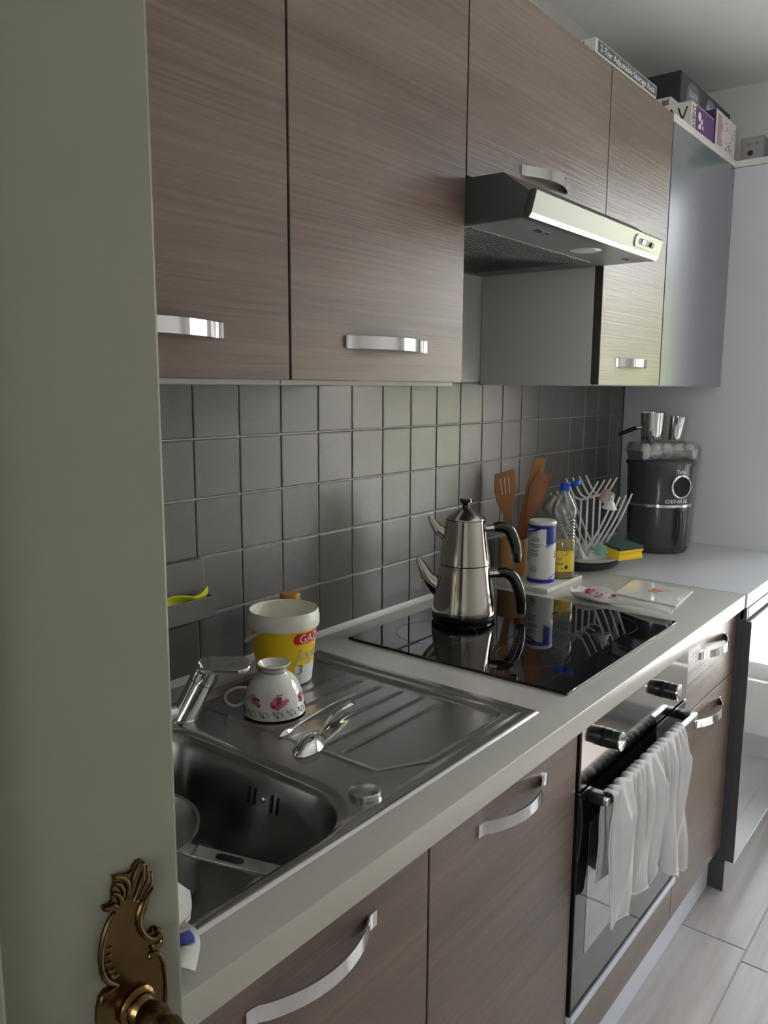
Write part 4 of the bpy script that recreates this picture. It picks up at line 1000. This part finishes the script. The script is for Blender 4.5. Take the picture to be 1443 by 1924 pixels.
for k in range(260):
    a = rng.uniform(0, 2 * PI); zz = rng.uniform(-0.75, 1); r_ = math.sqrt(max(0, 1 - zz * zz)); d = Vector((r_ * math.cos(a), r_ * math.sin(a), zz))
    tube([bc + d * 0.004, bc + d * (0.021 + rng.uniform(0, 0.005))], [0.0009, 0.0006], 4, bm=br)
bt = thing('bottle_brush', 'mint green bristle brush lying on the drying rack tray', 'brush', (1.322, -0.224, 0.899))
bs = put('bristles', br, 'mint', bt); bs['kind'] = 'stuff'
put('core', lathe([(0, -0.014), (0.010, -0.010), (0.014, 0), (0.010, 0.010), (0, 0.014)], tuple(bc), 20), 'mint', bt)
put('stem', tube([bc, bc + Vector((0.05, 0.055, -0.006))], 0.004, 8), 'mint', bt)
spg = thing('sponge', 'yellow sponge with dark green scouring top on the right end of the drying rack', 'sponge', (1.415, -0.255, 0.901))
Ts = Matrix.Translation((1.402, -0.262, 0.9015)) @ Matrix.Rotation(math.radians(-22), 4, 'Z') @ Matrix.Rotation(math.radians(6), 4, 'X')
sc2 = [(-0.034, 0.0), (0.034, 0.0), (0.034, 0.010), (0.029, 0.014), (0.029, 0.019), (0.034, 0.024), (0.034, 0.030), (-0.034, 0.030), (-0.034, 0.024), (-0.029, 0.019), (-0.029, 0.014), (-0.034, 0.010)]
put('foam', prism(sc2, 0.100, T=Ts @ frame((-0.05, 0, 0), (0, 1, 0), (0, 0, 1), (1, 0, 0)), bev=0.0015), 'sponge_yellow', spg, 'yellow foam')
put('scouring_pad', box(-0.05, 0.05, -0.034, 0.034, 0.030, 0.039, 0.002, 2, T=Ts), 'scourer_green', spg, 'dark green scouring pad')

# ---- spoon rest and card
A0 = Vector((1.022, -0.286, 0)); A1 = Vector((0.957, -0.566, 0)); sdv = (A1 - A0); SL = sdv.length; sdv.normalize(); ssv = Vector((-sdv.y, sdv.x, 0))
def srest_pt(t, v):
    x = t * SL
    if t < 0.46: w = 0.047 * math.sin(PI * min(1, (t + 0.015) / 0.475)) ** 0.55 if t < 0.30 else 0
    w = 0.049 * max(0.0, 1 - ((x - 0.062) / 0.066) ** 2) ** 0.5 if abs(x - 0.062) < 0.066 else 0
    tail = 0.0145 + 0.004 * (x / SL)
    if x > 0.062: w = max(w, tail)
    if t > 0.93: w *= max(0.05, 1 - ((t - 0.93) / 0.07) ** 2) ** 0.5
    w = max(w, 0.0012)
    vv = (v - 0.5) * 2; dish = math.exp(-((x - 0.062) / 0.05) ** 2)
    z = TOP + 0.0068 + 0.022 * dish * abs(vv) ** 2.2 + 0.013 * sstep(0.12, 0.30, x) * (1 - 0.0 * vv) + 0.006 * math.sin(PI * max(0, min(1, (x - 0.10) / 0.18))) + 0.005 * vv * vv * (1 - dish)
    if t < 0.05: z += 0.010 * (1 - t / 0.05)
    p = A0 + sdv * x + ssv * (w * vv); return Vector((p.x, p.y, z))
sr = thing('spoon_rest', 'white ceramic spoon rest with pink floral bowl next to the hob', 'spoon rest', (1.0, -0.40, TOP))
def shell(fn, nu, nv, t):
    b = NB(); Tv = [[b.verts.new(fn(i / nu, j / nv)) for i in range(nu + 1)] for j in range(nv + 1)]
    Bv = [[b.verts.new(Vector(fn(i / nu, j / nv)) - Vector((0, 0, t))) for i in range(nu + 1)] for j in range(nv + 1)]
    for j in range(nv):
        for i in range(nu):
            b.faces.new((Tv[j][i], Tv[j][i + 1], Tv[j + 1][i + 1], Tv[j + 1][i])); b.faces.new((Bv[j][i], Bv[j + 1][i], Bv[j + 1][i + 1], Bv[j][i + 1]))
    for i in range(nu):
        for j in (0, nv): b.faces.new((Tv[j][i], Tv[j][i + 1], Bv[j][i + 1], Bv[j][i]))
    for j in range(nv):
        for i in (0, nu): b.faces.new((Tv[j][i], Tv[j + 1][i], Bv[j + 1][i], Bv[j][i]))
    bmesh.ops.recalc_face_normals(b, faces=b.faces[:]); return b
put('dish', shell(srest_pt, 64, 16, 0.0062), 'china', sr, angle=60)
rng = random.Random(11)
for m_ in ('print_magenta', 'print_pink', 'print_pink', 'print_leaf'):
    fb = NB()
    for k in range(14):
        t = rng.uniform(0.06, 0.36); v = rng.uniform(0.12, 0.88); q = srest_pt(t, v); r_ = rng.uniform(0.003, 0.007) * (0.5 if m_ == 'print_leaf' else 1)
        vs = [fb.verts.new(srest_pt(min(0.45, max(0.01, t + r_ / SL * math.cos(a * PI / 4))), min(0.97, max(0.03, v + r_ / 0.09 * math.sin(a * PI / 4)))) + Vector((0, 0, 0.0008 + 0.00003 * k))) for a in range(8)]
        fb.faces.new(vs)
    put('flower_print', fb, m_, sr)
cd = [(1.1028, -0.3643), (1.2858, -0.3473), (1.2556, -0.5223), (1.0732, -0.538)]
card = thing('trivet', 'flat white square trivet with small flower motif behind the spoon rest', 'trivet', (1.18, -0.44, TOP))
put('plate', prism(cd[::-1], 0.004, T=Matrix.Translation((0, 0, TOP + 0.0004)), bev=0.0008), 'china', card)
for (x, y, r_, m_) in ((1.190, -0.440, 0.010, 'print_gold'), (1.176, -0.446, 0.007, 'print_gold'), (1.198, -0.452, 0.009, 'print_pink'), (1.204, -0.434, 0.006, 'print_magenta'), (1.182, -0.430, 0.005, 'print_leaf'), (1.212, -0.468, 0.004, 'print_pink')):
    put('flower_print', lathe([(0, 0.0003), (r_, 0.0003), (r_, 0.0)], (x, y, TOP + 0.0046), 10), m_, card)
put('ring_print', lathe([(0.034, 0.0002), (0.0346, 0.0002)], (1.196, -0.448, TOP + 0.0046), 40), 'print_pink', card)

# ---- air fryer
FB = (1.795, -0.2263, TOP); fa = math.radians(237)
fr = thing('air_fryer', 'dark grey air fryer with round dial in the far corner of the worktop', 'air fryer', FB)
def fry_r(z): return 0.100 + 0.009 * z / 0.30
put('lower_body', lathe([(0, 0.0), (0.088, 0.0), (0.097, 0.004), (0.1005, 0.014), (0.1040, 0.150), (0.1045, 0.158)], FB, 64), 'fryer_grey', fr)
put('upper_body', lathe([(0.1052, 0.167), (0.1075, 0.230), (0.1095, 0.290), (0.1140, 0.296), (0.1150, 0.304), (0.1100, 0.310), (0.06, 0.312), (0, 0.312)], FB, 64), 'fryer_grey', fr)
put('chrome_band', lathe([(0.1040, 0.157), (0.1068, 0.158), (0.1072, 0.162), (0.1068, 0.167), (0.1045, 0.168)], FB, 64), 'chrome', fr, 'chrome band')
Td = frame(Vector(FB) + Vector((math.cos(fa), math.sin(fa), 0)) * 0.1055 + Vector((0, 0, 0.228)), (-math.sin(fa), math.cos(fa), 0), (0, 0, 1), (math.cos(fa), math.sin(fa), 0))
di = put('dial', lathe([(0, 0.006), (0.0335, 0.006), (0.0335, 0.0)], segs=40, T=Td), 'fryer_dark', fr, 'dark round display')
put('dial_ring', lathe([(0.0335, 0.0), (0.0335, 0.0075), (0.0360, 0.0085), (0.0395, 0.006), (0.0400, 0.0)], segs=40, T=Td), 'chrome', di)
put('lettering', on_cyl(text('Tefal', 0.017, 0.0002, align='CENTER'), FB, lambda z: 0.1094, fa - 0.02, 0.272), 'print_white', fr)
put('lettering', on_cyl(text('GENIUS', 0.017, 0.0002, width=0.082, align='CENTER'), FB, lambda z: 0.1070, fa - 0.10, 0.1735), 'print_white', fr)
vt = NB()
for k in range(16):
    a = fa - 1.0 + k * 0.12
    merge(vt, curved_patch(FB, 0.0995, a, a + 0.055, 0.014, 0.020, 0.0016, 2, 1))
put('vent_slots', vt, 'gap_black', fr)
put('basket_handle', tube(spline([Vector(FB) + Vector((math.cos(fa) * r_, math.sin(fa) * r_, h_)) for r_, h_ in ((0.100, 0.148), (0.118, 0.146), (0.124, 0.120), (0.120, 0.060), (0.110, 0.035))], 5), 0.013, 14, squash=(1, 0.75)), 'fryer_grey', fr)

# ---- egg box on the fryer
EZ = TOP + 0.3125; ea = math.radians(327); EC = Vector((1.790, -0.2300, EZ)); ex = Vector((math.cos(ea), math.sin(ea), 0)); ey = Vector((-math.sin(ea), math.cos(ea), 0))
TE = frame(EC, ex, ey, (0, 0, 1))
eb = thing('egg_box', 'clear plastic egg box lying on top of the air fryer', 'egg box', tuple(EC))
def ring_rr(w, h, r, z): return [tuple(TE @ Vector((p[0], p[1], z))) for p in rrect(w, h, r, 4)]
put('tray', loft([ring_rr(0.215, 0.094, 0.012, 0.0005), ring_rr(0.226, 0.104, 0.012, 0.030), ring_rr(0.246, 0.120, 0.014, 0.031), ring_rr(0.246, 0.120, 0.014, 0.0318), ring_rr(0.224, 0.102, 0.012, 0.0312), ring_rr(0.213, 0.092, 0.012, 0.0012)], close=False), 'egg_plastic', eb)
put('lid', loft([ring_rr(0.244, 0.118, 0.014, 0.0322), ring_rr(0.228, 0.106, 0.012, 0.0330), ring_rr(0.216, 0.094, 0.012, 0.0570), ring_rr(0.10, 0.04, 0.008, 0.0585)], close=False), 'egg_plastic', eb)
em = None
for i in range(5):
    for j in range(2):
        c_ = TE @ Vector((-0.0865 + 0.0432 * i, -0.0225 + 0.045 * j, 0.0018))
        if em is None:
            e = put('egg', lathe([(0, 0)] + [(0.0212 * math.sin(PI * k / 16) * (1 - 0.10 * math.cos(PI * k / 16) * -1 * 0.6), 0.0268 * (1 - math.cos(PI * k / 16))) for k in range(1, 16)] + [(0, 0.0536)], tuple(c_), 24), 'egg'); em = e
        else:
            e = em.copy(); COL.objects.link(e); e.location = c_
        tag(e, ('leftmost', 'second from left', 'middle', 'second from right', 'rightmost')[i] + ' white egg in the ' + ('front', 'back')[j] + ' row of the clear egg box', 'egg', 'eggs in the clear egg box')
# ---- steel pots on the egg box
LZ = EZ + 0.0592
c1 = Vector((1.7645, -0.2000, LZ))
cz = thing('coffee_pot', 'larger steel coffee pot with black handle on the egg box', 'coffee pot', tuple(c1))
put('pot', lathe([(0, 0.0), (0.0335, 0.0), (0.0350, 0.002), (0.0395, 0.094), (0.0405, 0.096), (0.0392, 0.097), (0.0340, 0.005), (0, 0.004)], tuple(c1), 40), 'chrome', cz)
hd2 = (-CR * 0.98 + CF * 0.15).normalized()
chh = put('handle', tube([c1 + hd2 * 0.050 + Vector((0, 0, 0.045)), c1 + hd2 * 0.075 + Vector((0, 0, 0.036)), c1 + hd2 * 0.108 + Vector((0, 0, 0.020))], [0.0065, 0.0075, 0.0055], 12), 'black_plastic', cz, 'black handle')
put('ferrule', tube([c1 + hd2 * 0.034 + Vector((0, 0, 0.048)), c1 + hd2 * 0.052 + Vector((0, 0, 0.0445))], 0.0068, 12), 'chrome', cz)
c2 = Vector((1.8120, -0.2590, LZ))
cz2 = thing('steel_cup', 'small tilted steel cup beside the coffee pot on the egg box', 'cup', tuple(c2))
Tc = Matrix.Translation(c2) @ Matrix.Rotation(math.radians(7), 4, Vector((CF.x, CF.y, 0))) @ Matrix.Translation((0, 0, 0.0025))
put('cup', lathe([(0, 0.0), (0.0190, 0.0), (0.0205, 0.002), (0.0255, 0.078), (0.0262, 0.080), (0.0250, 0.0805), (0.0195, 0.005), (0, 0.004)], segs=36, T=Tc), 'chrome', cz2)
put('rim', lathe([(0.0255, 0.078), (0.0268, 0.079), (0.0268, 0.0815), (0.0252, 0.0815)], segs=36, T=Tc), 'chrome', cz2)
hd3 = (-CR * 0.95 + CF * 0.30).normalized()

# ---- tea towel on the oven handle
def towel(u, v):
    # v 0..1: back hem -> over the bar -> front hem ; u along the bar
    Lb, Lf = 0.17, 0.245 + 0.085 * sstep(0.55, 0.95, u) - 0.03 * math.exp(-((u - 0.62) / 0.07) ** 2)
    tot = Lb + 0.035 + Lf; s = v * tot
    spread = 1.0
    if s < Lb: d = Lb - s; side = 1; ang = None
    elif s < Lb + 0.035: ang = (s - Lb) / 0.035 * PI; d = 0; side = 0
    else: d = s - Lb - 0.035; side = -1; ang = None
    x0, x1 = 0.385, 0.772
    widen = 1 + 0.10 * min(1, d / 0.25)
    x = 0.5785 + (u - 0.5) * (x1 - x0) * widen + 0.010 * math.sin(v * 9 + u * 5) * min(1, d / 0.1)
    r = 0.0115
    if side == 0: y = HBY + r * math.cos(ang); z = HBZ + 0.004 + r * math.sin(ang)
    else: y = HBY + side * r; z = HBZ + 0.004 - d
    amp = 0.011 * min(1, d / 0.05) * (1 if side < 0 else 0.35)
    w = math.sin(u * 31 + 1.2 * math.sin(d * 14)) * 0.55 + math.sin(u * 17 + 2 + d * 6) * 0.6 + 0.3 * math.sin(u * 53 + d * 9)
    gather = 0.0025 * math.sin(u * 95 + 2 * math.sin(u * 20)) * (1 if d < 0.08 else max(0, 1 - (d - 0.08) / 0.1))
    y += (amp * w + gather - (0.010 * min(1, d / 0.05) if side < 0 else 0)) * (1 if side <= 0 else 1)
    if side > 0: y = min(y, OY - 0.006)
    z += 0.0022 * math.sin(u * 95 + 2 * math.sin(u * 20)) * (1 if d < 0.01 else 0)
    z += (0.012 * math.sin(u * 23) + 0.008 * math.sin(u * 51)) * (v - 0.75) * 3 if v > 0.75 else 0
    return (x, y, z)
tw = thing('tea_towel', 'crumpled white tea towel hanging over the oven handle', 'towel', (0.56, -0.68, 0.33))
put('cloth', grid_mesh(towel, 150, 90, 0.0016), 'cloth_white', tw, angle=80)
ed = NB(); tube([towel(1.0, 0.40 + 0.6 * i / 60) for i in range(61)], 0.0022, 6, bm=ed); tube([towel(0.0, 0.40 + 0.6 * i / 60) for i in range(61)], 0.0022, 6, bm=ed); tube([towel(i / 120, 1.0) for i in range(121)], 0.0024, 6, bm=ed)
put('hem', ed, 'cloth_white', tw)

# ---- boxes on top of the wall cabinets
ZT = UT + 0.0025
bx1 = thing('storage_rack_box', 'flat white carton with a dark lettered front strip lying on the wall cabinets', 'box', (1.075, -0.22, ZT))
put('carton', box(0.886, 1.268, -0.343, -0.09, ZT, ZT + 0.031, 0.001, 1), 'card_white', bx1)
put('dark_panel', box(0.900, 1.262, -0.3440, -0.3428, ZT + 0.0035, ZT + 0.0275), 'card_slate', bx1)
put('lettering', (lambda t_: (t_.transform(front_T(0.910, -0.3441, ZT + 0.0085)), t_)[1])(text('2-Tier Adjustable Storage Rack', 0.0205, 0.0002, width=0.342)), 'print_white', bx1)
bc_ = NB()
for k in range(9): box(0.8852, 0.8862, -0.315 + k * 0.0045, -0.3135 + k * 0.0045 + 0.0008 * (k % 3), ZT + 0.010, ZT + 0.027, bm=bc_)
put('barcode', bc_, 'print_black', bx1)
ZG = 2.1585
LBL = ((1.855, 0.125), (2.035, 0.11))
bx2 = thing('appliance_box', 'large charcoal carton with rounded grey labels at the back of the cabinet top', 'box', (1.99, -0.185, ZG))
put('carton', box(1.733, 2.26, -0.240, -0.125, ZG, 2.387, 0.003, 2), 'card_dark', bx2)
put('front_print', box(1.736, 2.257, -0.2408, -0.2395, ZG + 0.002, 2.384), 'card_slate', bx2)
for (cx, w) in LBL:
    lb = put('rounded_label', prism(rrect(w, 0.150, 0.045, 6), 0.0008, T=front_T(cx, -0.2408, ZG + 0.1420)), 'label_grey', bx2)
    put('lettering', (lambda t_: (t_.transform(front_T(cx, -0.2419, ZG + 0.172)), t_)[1])(text('BAAKA', 0.032, 0.0002, width=0.078, align='CENTER')), 'print_white', lb)
bx3 = thing('small_carton', 'small pale carton with brown square label behind the carton with the purple panel', 'box', (1.67, -0.21, ZG))
put('carton', box(1.620, 1.725, -0.2545, -0.170, ZG, 2.276, 0.001, 1), 'card_white', bx3)
put('label', prism(rrect(0.022, 0.028, 0.001, 1), 0.0006, T=left_T(1.620, -0.2375, 2.254)), 'print_brown', bx3)
bx4 = thing('bottle_carton', 'white carton with purple front panel and black letters on the glossy cabinet top', 'box', (1.66, -0.30, ZG))
put('carton', box(1.560, 1.772, -0.338, -0.256, ZG, 2.233, 0.001, 1), 'card_white', bx4)
put('lettering', (lambda t_: (t_.transform(left_T(1.5598, -0.262, 2.178)), t_)[1])(text('AV', 0.060, 0.0003, width=0.066)), 'print_black', bx4)
put('purple_panel', box(1.600, 1.7715, -0.3388, -0.3375, ZG + 0.001, 2.229), 'print_purple', bx4, 'purple front panel')
put('lettering', (lambda t_: (t_.transform(frame((1.592, -0.3384, 2.160), (0, 0, 1), (-1, 0, 0), (0, -1, 0))), t_)[1])(text('AVENT', 0.030, 0.0003, width=0.066)), 'print_black', bx4)
for (x, z, r_) in ((1.632, 2.205, 0.013), (1.640, 2.180, 0.009), (1.655, 2.195, 0.007), (1.630, 2.176, 0.006), (1.665, 2.180, 0.006)):
    put('print_spot', lathe([(0, 0.0004), (r_, 0.0004), (r_, 0)], segs=18, T=front_T(x, -0.3388, z)), 'print_white', bx4)
bx5 = thing('tall_carton', 'white carton with mauve stripe and purple end at the end of the glossy cabinet top', 'box', (1.905, -0.30, ZG))
put('carton', box(1.785, 1.998, -0.340, -0.256, ZG, 2.268, 0.001, 1), 'card_white', bx5)
put('purple_end', box(1.7842, 1.7856, -0.339, -0.257, ZG + 0.001, 2.267), 'print_darkpurple', bx5, 'dark purple end')
wv = [(0.0, 0.0), (0.045, 0.0)] + [(0.045 + 0.008 * math.sin(k * 1.1), 0.008 * k) for k in range(1, 12)] + [(0.0, 0.090)]
put('mauve_stripe', prism(wv, 0.0006, T=front_T(1.802, -0.3402, ZG + 0.010)), 'print_mauve', bx5)
pt = NB(); rng = random.Random(21)
for k in range(16):
    x = 1.872 + rng.uniform(0, 0.105); z = ZG + rng.uniform(0.01, 0.095); box(x, x + rng.uniform(0.006, 0.016), -0.3408, -0.3399, z, z + 0.0025, bm=pt)
put('small_print', pt, 'print_grey', bx5)['kind'] = 'stuff'
bx6 = thing('grey_carton', 'small grey carton with dark round mark on the boxed-in wall ledge', 'box', (2.09, -0.385, ZG))
put('carton', box(2.040, 2.150, -0.419, -0.346, ZG, 2.236, 0.001, 1), 'card_grey', bx6)
put('round_mark', lathe([(0, 0.0005), (0.009, 0.0005), (0.009, 0)], segs=20, T=left_T(2.0399, -0.378, 2.185)), 'card_dark', bx6)
for (y, z) in ((-0.372, 2.212), (-0.398, 2.214)): put('small_mark', lathe([(0, 0.0005), (0.005, 0.0005), (0.005, 0)], segs=14, T=left_T(2.0399, y, z)), 'print_brown', bx6)
def gbag(u, v):
    a = 2 * PI * u; k = math.sin(PI * min(1, v * 0.96 + 0.02)) ** 0.35
    return (2.10 + 0.040 * math.cos(a) * k, -0.480 + 0.052 * math.sin(a) * k * (1 + 0.06 * math.sin(5 * a + v * 6)), ZG + 0.088 * v + 0.003 * math.sin(4 * a) * v)
tag(put('plastic_bag', grid_mesh(gbag, 36, 16), 'green_film', angle=80), 'green plastic packet on the boxed-in wall ledge beside the grey carton', 'packet')
